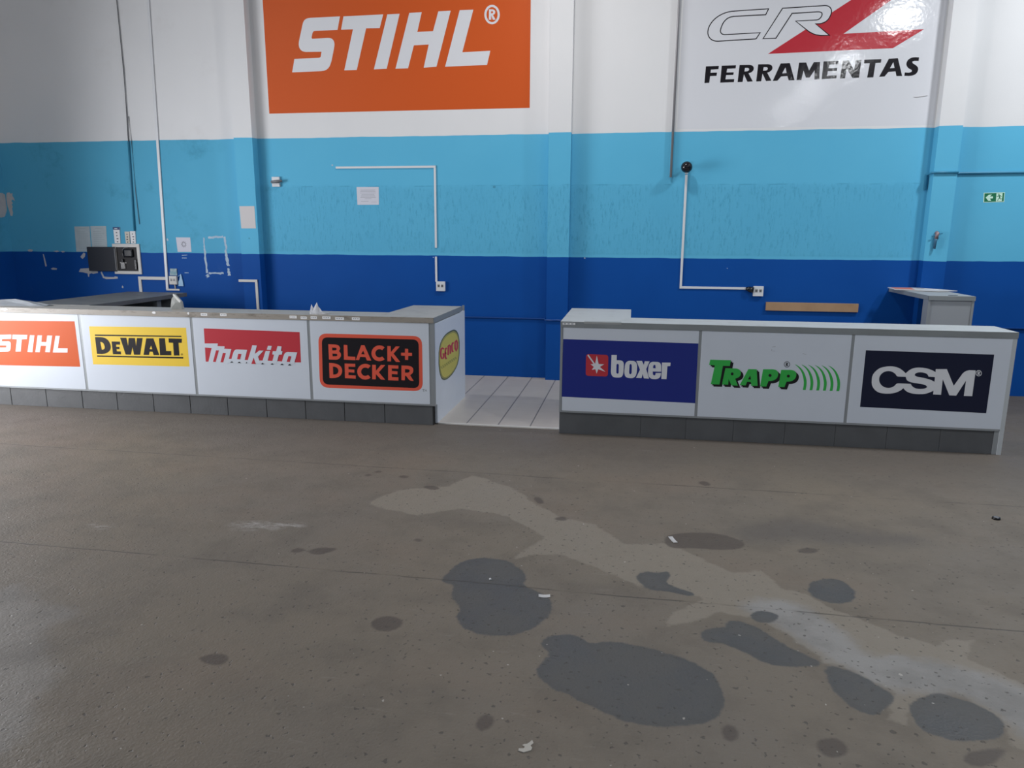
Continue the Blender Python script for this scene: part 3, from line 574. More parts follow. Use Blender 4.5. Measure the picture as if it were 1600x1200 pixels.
  (5,'print_black',[(-36464,5512),(-36278,5663),(-36142,5523)]),
  (5,'print_black',[(-35421,5513),(-35237,5664),(-35101,5524)]),
  (5,'print_black',[(-34384,5507),(-34201,5658),(-34066,5518)]),
  (5,'print_black',[(-33576,5493),(-33394,5644),(-33258,5504)]),
 ],
 'sign_black_orange': [
  (0,'red_orange',[(-30238,7911),(-30208,8183),(-30127,8406),(-29995,8578),(-29812,8702),(-29578,8776),(-29294,8800),(-20587,8806),(-20314,8782),(-20092,8710),(-19919,8590),(-19796,8421),(-19723,8204),(-19700,7938),(-19715,4297),(-19741,4025),(-19817,3802),(-19943,3628),(-20120,3504),(-20346,3428),(-20623,3402),(-29368,3370),(-29656,3394),(-29891,3470),(-30073,3596),(-30201,3773),(-30276,4000),(-30298,4278)]),
  (1,'print_black',[(-29884,7821),(-29862,8007),(-29806,8158),(-29715,8276),(-29590,8360),(-29431,8412),(-29237,8429),(-20652,8468),(-20466,8453),(-20315,8404),(-20197,8322),(-20114,8208),(-20064,8060),(-20048,7879),(-20070,4305),(-20089,4120),(-20141,3969),(-20227,3851),(-20347,3766),(-20501,3716),(-20689,3699),(-29337,3701),(-29533,3718),(-29692,3770),(-29814,3856),(-29901,3976),(-29950,4131),(-29964,4320)]),
  (2,'red_orange',[(-29218,7748),(-28499,7739),(-28414,7731),(-28340,7719),(-28274,7703),(-28224,7686),(-28167,7654),(-28119,7614),(-28073,7557),(-28041,7495),(-28024,7446),(-28017,7400),(-28016,7356),(-28020,7322),(-28032,7279),(-28051,7234),(-28080,7187),(-28147,7104),(-28046,7005),(-28002,6946),(-27974,6891),(-27955,6829),(-27948,6778),(-27949,6712),(-27957,6649),(-27972,6595),(-27990,6552),(-28019,6502),(-28058,6448),(-28104,6397),(-28145,6360),(-28202,6321),(-28258,6291),(-28312,6271),(-28383,6252),(-28511,6236),(-29216,6232)]),
  (3,'print_black',[(-28839,7425),(-28515,7422),(-28483,7417),(-28455,7408),(-28432,7397),(-28415,7385),(-28399,7366),(-28388,7343),(-28383,7315),(-28384,7277),(-28393,7248),(-28406,7225),(-28424,7205),(-28441,7192),(-28466,7179),(-28494,7169),(-28527,7163),(-28836,7154)]),
  (3,'print_black',[(-28829,6832),(-28466,6831),(-28434,6827),(-28408,6819),(-28385,6809),(-28368,6799),(-28351,6781),(-28340,6760),(-28335,6734),(-28337,6686),(-28344,6662),(-28355,6641),(-28370,6624),(-28385,6612),(-28405,6601),(-28429,6592),(-28457,6586),(-28827,6568)]),
  (2,'red_orange',[(-27623,7738),(-27253,7735),(-27256,6611),(-26488,6586),(-26480,6251),(-27664,6262)]),
  (2,'red_orange',[(-25832,7763),(-25502,7766),(-24860,6262),(-25300,6262),(-25435,6585),(-25987,6588),(-26110,6278),(-26442,6281)]),
  (3,'print_black',[(-25654,7216),(-25520,6866),(-25866,6876)]),
  (2,'red_orange',[(-23489,6451),(-23616,6358),(-23757,6289),(-23907,6247),(-24061,6232),(-24214,6247),(-24359,6289),(-24491,6359),(-24605,6452),(-24697,6567),(-24764,6697),(-24803,6839),(-24812,6988),(-24792,7137),(-24743,7281),(-24668,7416),(-24568,7536),(-24447,7636),(-24311,7713),(-24163,7765),(-24010,7789),(-23857,7784),(-23710,7751),(-23574,7691),(-23453,7607),(-23725,7326),(-23786,7371),(-23856,7403),(-23931,7420),(-24009,7422),(-24087,7410),(-24162,7383),(-24231,7342),(-24293,7289),(-24343,7226),(-24382,7155),(-24407,7079),(-24417,7000),(-24412,6922),(-24392,6847),(-24358,6778),(-24312,6718),(-24254,6669),(-24187,6632),(-24113,6610),(-24036,6602),(-23957,6609),(-23881,6631),(-23809,6668),(-23744,6717)]),
  (2,'red_orange',[(-23185,7750),(-22844,7746),(-22840,7163),(-22338,7740),(-21927,7739),(-22575,7030),(-21924,6225),(-22359,6225),(-22836,6810),(-22852,6258),(-23216,6253)]),
  (2,'red_orange',[(-21406,7544),(-21097,7540),(-21092,7161),(-20718,7159),(-20725,6864),(-21099,6852),(-21123,6457),(-21427,6454),(-21431,6855),(-21821,6857),(-21813,7146),(-21423,7158)]),
  (2,'red_orange',[(-29225,5887),(-28802,5877),(-28669,5864),(-28557,5845),(-28445,5818),(-28356,5789),(-28257,5745),(-28177,5697),(-28106,5643),(-28056,5594),(-28002,5524),(-27957,5445),(-27928,5369),(-27913,5306),(-27903,5224),(-27902,5128),(-27910,5045),(-27923,4979),(-27950,4898),(-27988,4814),(-28029,4746),(-28068,4696),(-28124,4638),(-28192,4584),(-28277,4532),(-28349,4498),(-28443,4463),(-28539,4434),(-28652,4408),(-28812,4382),(-29001,4368),(-29245,4369)]),
  (3,'print_black',[(-28837,5540),(-28664,5524),(-28590,5508),(-28526,5486),(-28472,5459),(-28433,5432),(-28390,5392),(-28353,5341),(-28320,5278),(-28302,5219),(-28293,5154),(-28296,5095),(-28307,5039),(-28323,4997),(-28352,4946),(-28393,4891),(-28435,4848),(-28473,4818),(-28526,4788),(-28585,4765),(-28655,4748),(-28852,4731)]),
  (2,'red_orange',[(-27606,5892),(-26516,5893),(-26521,5585),(-27226,5582),(-27236,5323),(-26628,5308),(-26641,5006),(-27249,5020),(-27261,4746),(-26518,4723),(-26531,4412),(-27632,4415)]),
  (2,'red_orange',[(-24979,4573),(-25109,4478),(-25255,4407),(-25410,4363),(-25569,4348),(-25726,4362),(-25875,4405),(-26011,4474),(-26128,4569),(-26223,4684),(-26291,4816),(-26331,4960),(-26340,5110),(-26319,5262),(-26268,5409),(-26189,5545),(-26086,5667),(-25961,5769),(-25820,5848),(-25668,5901),(-25511,5926),(-25353,5922),(-25201,5890),(-25061,5830),(-24937,5745),(-25213,5459),(-25277,5504),(-25350,5536),(-25429,5553),(-25510,5555),(-25592,5542),(-25671,5514),(-25744,5472),(-25808,5418),(-25862,5354),(-25903,5282),(-25929,5204),(-25940,5125),(-25935,5045),(-25914,4970),(-25879,4900),(-25830,4839),(-25770,4790),(-25699,4753),(-25622,4730),(-25541,4723),(-25459,4731),(-25379,4754),(-25303,4791),(-25235,4841)]),
  (2,'red_orange',[(-24778,5859),(-24412,5857),(-24417,5265),(-23884,5875),(-23446,5869),(-24128,5132),(-23492,4404),(-23932,4409),(-24428,4943),(-24460,4418),(-24829,4411)]),
  (2,'red_orange',[(-23154,5879),(-22122,5879),(-22131,5559),(-22800,5557),(-22807,5308),(-22225,5293),(-22233,4987),(-22816,5001),(-22824,4715),(-22154,4704),(-22162,4383),(-23199,4379)]),
  (2,'red_orange',[(-21810,5890),(-21206,5892),(-21042,5875),(-20948,5855),(-20879,5830),(-20812,5796),(-20754,5756),(-20714,5718),(-20673,5662),(-20645,5605),(-20629,5548),(-20624,5500),(-20625,5439),(-20635,5366),(-20651,5301),(-20669,5251),(-20702,5192),(-20744,5136),(-20802,5080),(-20964,4962),(-20616,4406),(-20854,4409),(-20963,4435),(-21043,4476),(-21126,4547),(-21339,4840),(-21361,4860),(-21382,4871),(-21411,4880),(-21473,4886),(-21507,4429),(-21848,4430)]),
  (3,'print_black',[(-21457,5548),(-21197,5545),(-21152,5539),(-21117,5530),(-21076,5513),(-21003,5471),(-21005,5367),(-21017,5325),(-21035,5292),(-21060,5262),(-21086,5243),(-21121,5225),(-21161,5210),(-21208,5202),(-21466,5192)]),
  (0,'mark_grey',[(-19766,3557),(-19549,3566),(-19548,3616),(-19765,3607)]),
  (0,'mark_grey',[(-19683,3586),(-19687,3371),(-19636,3373),(-19632,3588)]),
  (0,'mark_grey',[(-19495,3377),(-19491,3556),(-19430,3414),(-19362,3561),(-19365,3383),(-19322,3387),(-19346,3637),(-19428,3492),(-19505,3631),(-19539,3379)]),
 ],
 'sign_oval': [
  (0,'olive',[(74147,8549),(74405,8534),(74636,8511),(74871,8478),(75055,8445),(75279,8397),(75496,8343),(75673,8291),(75800,8248),(75947,8192),(76093,8127),(76236,8054),(76513,7883),(76714,7734),(76836,7617),(76944,7473),(77239,6778),(77193,5614),(76786,4890),(76250,4492),(75608,4229),(74627,3982),(73507,3817),(72638,3760),(71832,3756),(71504,3767),(71207,3785),(70906,3813),(70661,3842),(70353,3896),(70089,3958),(69843,4029),(69667,4092),(69475,4176),(69309,4265),(69166,4364),(68762,4776),(68496,5181),(68274,5919),(68381,7007),(68709,7560),(69145,7902),(69530,8080),(69888,8205),(70318,8318),(70745,8404),(71121,8460),(71652,8512),(72249,8546),(72998,8561)]),
  (1,'yellow_dull',[(74033,8375),(74273,8361),(74487,8339),(74705,8308),(74875,8277),(75083,8232),(75284,8181),(75447,8133),(75564,8093),(75700,8040),(75835,7980),(75967,7912),(76223,7753),(76409,7615),(76521,7506),(76621,7372),(76892,6728),(76849,5650),(76474,4980),(75978,4610),(75385,4365),(74476,4135),(73438,3980),(72631,3925),(71881,3920),(71576,3929),(71300,3946),(71019,3971),(70791,3998),(70503,4048),(70256,4104),(70027,4170),(69863,4229),(69683,4306),(69527,4389),(69394,4482),(69016,4865),(68767,5242),(68558,5931),(68657,6947),(68964,7463),(69372,7782),(69732,7948),(70067,8063),(70469,8168),(70867,8247),(71218,8299),(71713,8346),(72270,8377),(72967,8389)]),
  (2,'olive',[(73993,8314),(74225,8300),(74434,8278),(74645,8248),(74811,8217),(75013,8173),(75208,8124),(75366,8077),(75481,8038),(75612,7986),(75743,7928),(75872,7861),(76120,7707),(76300,7572),(76410,7467),(76506,7336),(76769,6711),(76727,5663),(76362,5012),(75882,4652),(75305,4414),(74423,4190),(73414,4038),(72629,3984),(71899,3979),(71602,3987),(71333,4003),(71060,4028),(70837,4053),(70557,4102),(70316,4157),(70093,4221),(69933,4278),(69758,4353),(69606,4434),(69475,4524),(69107,4897),(68864,5265),(68659,5935),(68756,6925),(69056,7429),(69454,7739),(69805,7900),(70131,8012),(70523,8115),(70911,8191),(71253,8241),(71735,8287),(72277,8316),(72955,8328)]),
  (3,'yellow_dull',[(73960,8264),(74188,8250),(74391,8229),(74598,8199),(74759,8169),(74957,8126),(75147,8078),(75302,8032),(75414,7994),(75542,7943),(75670,7886),(75795,7821),(76038,7670),(76213,7538),(76320,7435),(76415,7308),(76671,6696),(76629,5673),(76274,5037),(75805,4686),(75242,4452),(74380,4233),(73394,4084),(72627,4031),(71913,4026),(71623,4034),(71360,4049),(71092,4073),(70874,4098),(70600,4145),(70365,4199),(70146,4261),(69989,4317),(69817,4391),(69669,4469),(69541,4558),(69180,4923),(68941,5282),(68741,5939),(68836,6908),(69129,7401),(69519,7704),(69863,7862),(70182,7972),(70566,8071),(70946,8146),(71281,8195),(71753,8240),(72283,8268),(72946,8279)]),
  (4,'print_red',[(70502,7146),(69686,7361),(69027,7291),(68862,7053),(68861,6628),(69143,6296),(69930,6114),(70488,6198),(70511,6634),(69777,6730),(69832,6573),(69926,6561),(69914,6345),(69722,6315),(69606,6342),(69421,6558),(69421,6955),(69550,7141),(69806,7167),(70267,7045)]),
  (4,'print_red',[(71443,7076),(70774,7100),(70593,6842),(70564,6292),(70873,5948),(71587,5880),(71434,6051),(71290,6065),(71152,6217),(71179,6740),(71304,6916),(71683,6901)]),
  (4,'print_red',[(70978,6478),(71454,6451),(71241,6625),(70767,6651)]),
  (4,'print_red',[(72311,6138),(72449,7032),(72577,7039),(72674,7002),(72637,6242),(73257,6143),(73297,6976),(72611,7238),(71854,7193),(71706,6240)]),
  (4,'print_red',[(74367,7214),(73671,7258),(73348,7037),(73401,6476),(73722,6222),(74415,6167),(74230,6345),(74102,6355),(74031,6412),(73981,6924),(74183,7062),(74563,7037)]),
  (4,'print_red',[(75462,7033),(75585,7052),(75769,7309),(74828,7187)]),
  (4,'print_red',[(75585,7052),(75733,6945),(76405,6883),(75769,7309)]),
  (4,'print_red',[(75733,6945),(75712,6438),(76381,6308),(76405,6883)]),
  (4,'print_red',[(75712,6438),(75493,6281),(75557,5984),(76381,6308)]),
  (4,'print_red',[(75493,6281),(75436,6360),(74790,6414),(75557,5984)]),
  (4,'print_red',[(75436,6360),(75352,6731),(74698,6829),(74790,6414)]),
  (4,'print_red',[(75352,6731),(75462,7033),(74828,7187),(74698,6829)]),
  (4,'olive_faint',[(69405,5227),(69864,5222),(69331,5536),(68878,5539)]),
  (4,'olive_faint',[(70097,5222),(70565,5217),(70021,5534),(69560,5537)]),
  (4,'olive_faint',[(70802,5217),(71279,5211),(70724,5532),(70254,5535)]),
  (4,'olive_faint',[(71520,5212),(72006,5206),(71440,5530),(70961,5533)]),
  (4,'olive_faint',[(72252,5207),(72748,5201),(72170,5528),(71682,5531)]),
  (4,'olive_faint',[(72998,5201),(73503,5196),(72914,5525),(72416,5529)]),
  (4,'olive_faint',[(73758,5196),(74273,5190),(73672,5523),(73165,5527)]),
  (4,'olive_faint',[(74534,5190),(75059,5184),(74445,5521),(73928,5524)]),
  (4,'olive_faint',[(75324,5185),(75860,5179),(75233,5518),(74706,5522)]),
 ],
 'sign_navy': [
  (0,'navy',[(-6078,9010),(6015,8949),(6030,3477),(-6128,3584)]),
  (1,'print_red',[(-3947,7426),(-3941,7507),(-3919,7574),(-3883,7625),(-3832,7661),(-3766,7682),(-3686,7688),(-2184,7661),(-2104,7652),(-2039,7629),(-1988,7591),(-1951,7539),(-1929,7472),(-1921,7391),(-1908,5917),(-1915,5835),(-1936,5767),(-1972,5715),(-2023,5678),(-2088,5656),(-2168,5648),(-3673,5651),(-3754,5658),(-3820,5681),(-3872,5718),(-3909,5771),(-3931,5839),(-3939,5921)]),
  (2,'print_white',[(-2965,7564),(-2777,6790),(-2273,6786),(-2658,6527),(-2147,6093),(-2796,6308),(-2935,5885),(-3066,6300),(-3389,6228),(-3214,6513),(-3533,6761),(-3103,6784)]),
  (3,'print_white',[(-3834,7570),(-3137,6629),(-3034,6708),(-3732,7648)]),
  (2,'print_white',[(-1634,7666),(-1155,7681),(-1156,7197),(-898,7205),(-782,7193),(-715,7175),(-667,7154),(-622,7123),(-586,7090),(-563,7059),(-539,7015),(-519,6965),(-505,6906),(-496,6824),(-490,6691),(-507,6122),(-526,5969),(-551,5856),(-571,5802),(-594,5756),(-621,5718),(-645,5690),(-681,5661),(-725,5634),(-775,5614),(-842,5597),(-956,5584),(-1153,5587),(-1220,5593),(-1278,5602),(-1330,5614),(-1369,5627),(-1417,5650),(-1467,5686),(-1506,5723),(-1532,5757),(-1560,5803),(-1586,5859),(-1607,5918),(-1625,5997),(-1640,6132)]),
  (3,'navy',[(-1159,6748),(-1154,6778),(-1145,6802),(-1130,6827),(-1112,6846),(-1093,6859),(-1073,6866),(-1052,6867),(-1035,6865),(-1016,6856),(-998,6844),(-981,6825),(-971,6807),(-961,6783),(-954,6758),(-950,6728),(-943,6069),(-947,6042),(-955,6020),(-965,5999),(-976,5985),(-993,5971),(-1013,5962),(-1033,5959),(-1050,5961),(-1071,5967),(-1092,5978),(-1109,5992),(-1121,6006),(-1133,6025),(-1141,6047),(-1146,6073)]),
  (2,'print_white',[(-180,7122),(-120,7151),(-52,7172),(27,7184),(275,7183),(342,7176),(401,7165),(452,7149),(492,7134),(537,7105),(580,7066),(617,7018),(640,6974),(663,6916),(681,6854),(694,6781),(707,6621),(694,6153),(685,6065),(672,5993),(651,5915),(629,5849),(599,5789),(566,5741),(530,5700),(498,5673),(453,5643),(397,5617),(341,5598),(265,5583),(136,5576),(-54,5592),(-117,5606),(-171,5625),(-218,5650),(-252,5674),(-291,5711),(-326,5756),(-358,5813),(-377,5862),(-396,5926),(-410,5991),(-420,6068),(-429,6226),(-396,6683),(-369,6836),(-345,6922),(-315,6983),(-271,7046),(-223,7092)]),
  (3,'navy',[(26,6790),(33,6818),(44,6839),(62,6860),(111,6896),(162,6864),(183,6843),(196,6823),(207,6796),(221,6713),(229,6614),(230,6101),(223,6061),(212,6032),(192,5997),(141,5937),(87,5960),(64,5976),(48,5992),(34,6017),(25,6044),(17,6077),(12,6109),(10,6147)]),
  (2,'print_white',[(627,7197),(1125,7208),(1300,6848),(1371,7186),(1799,7189),(1532,6473),(1821,5596),(1351,5608),(1231,6019),(1149,5618),(649,5623),(975,6394)]),
  (2,'print_white',[(1949,7117),(2001,7141),(2059,7157),(2126,7167),(2476,7168),(2540,7160),(2596,7147),(2645,7130),(2682,7112),(2724,7081),(2765,7038),(2795,6993),(2812,6954),(2829,6902),(2843,6843),(2852,6776),(2861,6578),(2864,6112),(2859,6025),(2848,5948),(2834,5881),(2818,5829),(2787,5769),(2744,5715),(2685,5665),(2618,5628),(2534,5596),(2453,5577),(2355,5567),(2144,5576),(2072,5589),(2010,5609),(1956,5634),(1916,5660),(1871,5701),(1830,5751),(1792,5814),(1763,5884),(1737,5968),(1720,6047),(1710,6144),(1705,6378),(1715,6578),(1734,6735),(1747,6805),(1763,6866),(1781,6918),(1798,6959),(1827,7006),(1867,7054),(1911,7092)]),
  (3,'navy',[(2144,6747),(2151,6783),(2161,6810),(2178,6842),(2222,6897),(2325,6866),(2367,6573),(2139,6577)]),
  (3,'navy',[(2124,6270),(2921,6274),(2925,6168),(2385,6149),(2379,6035),(2370,6002),(2357,5978),(2336,5952),(2282,5909),(2207,5948),(2178,5973),(2161,6000),(2147,6037)]),
  (2,'print_white',[(2910,7120),(3673,7134),(3660,6829),(3406,6803),(3378,5607),(2923,5607)]),
 ],
 'sign_green': [
  (0,'panel_white',[(6534,8837),(18259,9184),(18664,4766),(6793,4277)]),
  (1,'print_black',[(7363,7319),(9148,7321),(9087,6795),(8492,6800),(8295,5091),(7535,5086),(7791,6817),(7287,6841)]),
  (2,'print_black',[(7254,7416),(9039,7417),(8978,6891),(8383,6896),(8185,5187),(7425,5183),(7682,6913),(7178,6937)]),
  (3,'print_green',[(7128,7528),(8914,7529),(8852,7004),(8257,7008),(8059,5300),(7298,5296),(7556,7026),(7052,7050)]),
  (1,'print_black',[(8720,6591),(9597,6592),(9676,6585),(9746,6571),(9807,6552),(9854,6533),(9909,6499),(9964,6449),(10006,6395),(10033,6347),(10057,6282),(10074,6204),(10079,6137),(10075,6083),(10059,6019),(10031,5954),(9989,5888),(9946,5841),(9886,5790),(9830,5754),(9757,5719),(9611,5671),(9890,5044),(9334,5047),(9060,5599),(9053,5095),(8510,5099)]),
  (2,'print_black',[(8610,6687),(9488,6688),(9567,6681),(9637,6667),(9698,6648),(9745,6629),(9800,6595),(9855,6545),(9897,6491),(9924,6443),(9948,6378),(9965,6300),(9970,6233),(9966,6179),(9950,6115),(9922,6050),(9880,5984),(9837,5938),(9777,5887),(9721,5851),(9647,5815),(9502,5767),(9781,5141),(9225,5144),(8951,5696),(8943,5192),(8400,5196)]),
  (3,'print_green',[(8484,6799),(9362,6800),(9441,6793),(9511,6779),(9572,6760),(9620,6741),(9674,6707),(9729,6657),(9771,6603),(9798,6555),(9822,6490),(9839,6413),(9844,6345),(9840,6292),(9824,6227),(9796,6162),(9754,6096),(9711,6050),(9650,5999),(9595,5963),(9521,5928),(9376,5879),(9654,5253),(9098,5257),(8824,5809),(8816,5305),(8274,5309)]),
  (1,'print_black',[(10695,6578),(11401,6586),(11585,5094),(11035,5073),(10987,5422),(10656,5426),(10560,5087),(10045,5101)]),
  (2,'print_black',[(10586,6674),(11292,6682),(11476,5190),(10926,5169),(10878,5518),(10547,5522),(10451,5184),(9936,5197)]),
  (3,'print_green',[(10461,6785),(11167,6794),(11350,5303),(10800,5281),(10752,5630),(10421,5634),(10325,5296),(9809,5310)]),
  (1,'print_black',[(11947,6606),(12716,6633),(12805,6629),(12881,6618),(12956,6601),(13016,6582),(13082,6547),(13134,6505),(13177,6458),(13204,6414),(13230,6354),(13249,6287),(13259,6208),(13258,6130),(13243,6041),(13218,5959),(13181,5881),(13143,5825),(13086,5762),(13019,5707),(12934,5657),(12826,5613),(12752,5591),(12693,5578),(12617,5568),(12476,5563),(12333,5057),(11807,5061)]),
  (2,'print_black',[(11838,6701),(12608,6729),(12697,6724),(12772,6713),(12848,6696),(12908,6677),(12973,6642),(13026,6601),(13068,6553),(13096,6509),(13122,6449),(13141,6382),(13151,6304),(13149,6225),(13135,6136),(13110,6055),(13073,5977),(13035,5920),(12978,5858),(12911,5803),(12826,5753),(12717,5709),(12644,5686),(12585,5674),(12509,5664),(12368,5659),(12224,5153),(11698,5157)]),
  (3,'print_green',[(11713,6813),(12483,6840),(12572,6835),(12647,6825),(12723,6807),(12783,6788),(12848,6753),(12901,6712),(12943,6664),(12971,6620),(12997,6560),(13016,6493),(13026,6415),(13024,6337),(13010,6248),(12985,6166),(12948,6088),(12910,6032),(12853,5969),(12786,5914),(12701,5864),(12592,5820),(12518,5798),(12459,5785),(12383,5776),(12242,5770),(12099,5265),(11572,5269)]),
  (1,'print_black',[(13480,6603),(14243,6630),(14332,6626),(14407,6615),(14482,6598),(14541,6579),(14607,6544),(14659,6503),(14701,6455),(14729,6412),(14755,6352),(14774,6285),(14784,6207),(14783,6129),(14770,6040),(14745,5959),(14709,5881),(14671,5825),(14615,5762),(14549,5708),(14465,5658),(14357,5614),(14285,5591),(14226,5579),(14150,5569),(14011,5564),(13871,5060),(13349,5064)]),
  (2,'print_black',[(13372,6698),(14136,6725),(14224,6721),(14299,6710),(14374,6693),(14434,6674),(14499,6639),(14551,6598),(14594,6550),(14621,6506),(14647,6447),(14666,6380),(14677,6302),(14675,6224),(14662,6135),(14637,6054),(14601,5976),(14563,5920),(14507,5858),(14441,5803),(14357,5753),(14249,5709),(14176,5687),(14118,5674),(14042,5665),(13902,5659),(13763,5156),(13240,5160)]),
  (3,'print_green',[(13247,6809),(14011,6836),(14099,6831),(14175,6821),(14249,6804),(14309,6785),(14374,6750),(14426,6708),(14469,6661),(14496,6617),(14523,6558),(14542,6491),(14552,6413),(14551,6335),(14537,6246),(14513,6165),(14476,6087),(14439,6031),(14382,5969),(14316,5914),(14232,5864),(14124,5820),(14051,5798),(13993,5785),(13917,5776),(13777,5771),(13637,5267),(13115,5272)]),
  (4,'print_black',[(9221,6308),(9212,6250),(9180,6202),(9131,6175),(9075,6173),(9022,6197),(8984,6242),(8968,6299),(8977,6357),(9009,6405),(9058,6433),(9115,6435),(9167,6411),(9205,6366)]),
  (4,'print_black',[(10657,6211),(10737,5847),(10477,5854)]),
  (4,'print_black',[(12470,6285),(12461,6227),(12428,6180),(12376,6153),(12318,6150),(12263,6174),(12222,6219),(12205,6276),(12214,6333),(12247,6381),(12299,6408),(12357,6410),(12412,6387),(12452,6342)]),
  (4,'print_black',[(14024,6284),(14015,6227),(13983,6180),(13932,6152),(13873,6150),(13819,6173),(13779,6218),(13761,6275),(13770,6332),(13803,6380),(13853,6407),(13912,6409),(13966,6386),(14006,6341)]),
  (1,'print_black',[(13950,7327),(13948,7267),(13934,7209),(13908,7157),(13871,7112),(13825,7078),(13773,7057),(13717,7048),(13660,7053),(13604,7071),(13553,7101),(13510,7143),(13476,7193),(13452,7250),(13441,7310),(13443,7370),(13457,7428),(13484,7480),(13521,7524),(13567,7558),(13619,7580),(13675,7588),(13732,7583),(13787,7565),(13838,7535),(13881,7493),(13916,7443),(13939,7387)]),
  (2,'panel_white',[(13904,7325),(13902,7276),(13891,7229),(13869,7186),(13839,7150),(13802,7122),(13759,7104),(13713,7097),(13666,7101),(13621,7116),(13579,7141),(13544,7175),(13516,7216),(13497,7262),(13488,7311),(13489,7361),(13501,7408),(13522,7451),(13553,7487),(13590,7514),(13633,7532),(13679,7539),(13725,7535),(13771,7520),(13812,7495),(13848,7462),(13876,7420),(13895,7374)]),
  (3,'print_black',[(13585,7459),(13695,7462),(13715,7461),(13732,7457),(13750,7450),(13766,7443),(13778,7433),(13787,7422),(13793,7410),(13796,7400),(13797,7386),(13795,7372),(13791,7357),(13784,7345),(13775,7333),(13767,7325),(13754,7318),(13728,7308),(13825,7178),(13733,7175),(13660,7299),(13681,7173),(13602,7171)]),
  (4,'panel_white',[(13657,7406),(13698,7407),(13705,7405),(13711,7402),(13717,7397),(13728,7381),(13717,7364),(13710,7358),(13703,7354),(13695,7352),(13662,7350)]),
  (1,'print_green',[(14325,7356),(14497,7291),(14624,7226),(14757,7137),(14894,7019),(15014,6886),(15137,6715),(15247,6519),(15350,6282),(15411,6089),(15442,5965),(15462,5852),(15473,5751),(15479,5621),(15473,5391),(15442,5090),(15203,5080),(15237,5350),(15245,5561),(15236,5752),(15202,5980),(15126,6277),(15043,6511),(14982,6643),(14928,6742),(14862,6846),(14798,6932),(14709,7037),(14550,7187)]),
  (1,'print_green',[(14887,7352),(15058,7287),(15185,7222),(15318,7133),(15454,7015),(15575,6883),(15698,6713),(15808,6516),(15910,6280),(15972,6087),(16003,5963),(16023,5851),(16035,5750),(16041,5619),(16035,5390),(16004,5089),(15766,5079),(15799,5349),(15807,5560),(15798,5750),(15764,5978),(15688,6275),(15604,6509),(15543,6640),(15489,6739),(15423,6843),(15359,6929),(15270,7033),(15111,7183)]),
  (1,'print_green',[(15447,7349),(15618,7284),(15745,7218),(15877,7130),(16014,7012),(16134,6880),(16257,6710),(16367,6513),(16470,6278),(16531,6085),(16563,5961),(16583,5849),(16595,5748),(16601,5618),(16595,5389),(16565,5088),(16328,5079),(16361,5348),(16368,5559),(16359,5749),(16324,5976),(16248,6272),(16164,6506),(16103,6638),(16049,6736),(15982,6840),(15919,6926),(15830,7030),(15671,7180)]),
  (1,'print_green',[(16006,7345),(16176,7280),(16303,7215),(16435,7126),(16571,7009),(16692,6877),(16814,6707),(16925,6511),(17027,6275),(17089,6083),(17121,5959),(17141,5847),(17153,5747),(17160,5617),(17154,5388),(17125,5088),(16888,5078),(16920,5347),(16927,5557),(16918,5747),(16883,5974),(16806,6270),(16722,6503),(16661,6635),(16607,6733),(16540,6837),(16477,6922),(16388,7027),(16229,7176)]),
  (1,'print_green',[(16563,7341),(16733,7276),(16859,7211),(16991,7123),(17128,7005),(17248,6874),(17370,6704),(17481,6508),(17584,6273),(17646,6081),(17677,5957),(17698,5845),(17710,5745),(17717,5615),(17712,5387),(17683,5087),(17447,5077),(17478,5346),(17485,5556),(17475,5745),(17440,5972),(17363,6268),(17279,6501),(17218,6632),(17164,6730),(17097,6834),(17033,6919),(16945,7023),(16786,7173)]),
  (1,'print_green',[(17119,7337),(17289,7273),(17414,7208),(17546,7119),(17682,7002),(17802,6871),(17925,6701),(18035,6505),(18138,6271),(18201,6079),(18232,5955),(18253,5844),(18265,5743),(18272,5614),(18268,5386),(18240,5086),(18004,5077),(18035,5345),(18041,5555),(18031,5744),(17996,5970),(17918,6265),(17834,6498),(17773,6629),(17719,6727),(17652,6831),(17589,6916),(17500,7020),(17341,7169)]),
  (1,'mark_faint',[(12289,8629),(12277,8482),(12339,8473),(12351,8620)]),
  (1,'mark_faint',[(12350,8798),(12617,8854),(12605,8902),(12339,8845)]),
  (1,'mark_faint',[(12373,8443),(12620,8450),(12617,8491),(12370,8483)]),
  (1,'mark_faint',[(14922,8295),(15232,8239),(15236,8279),(14926,8335)]),
 ],
 'sign_dark': [
  (0,'ink_navy',[(20093,8774),(30249,8714),(30260,3645),(20094,3753)]),
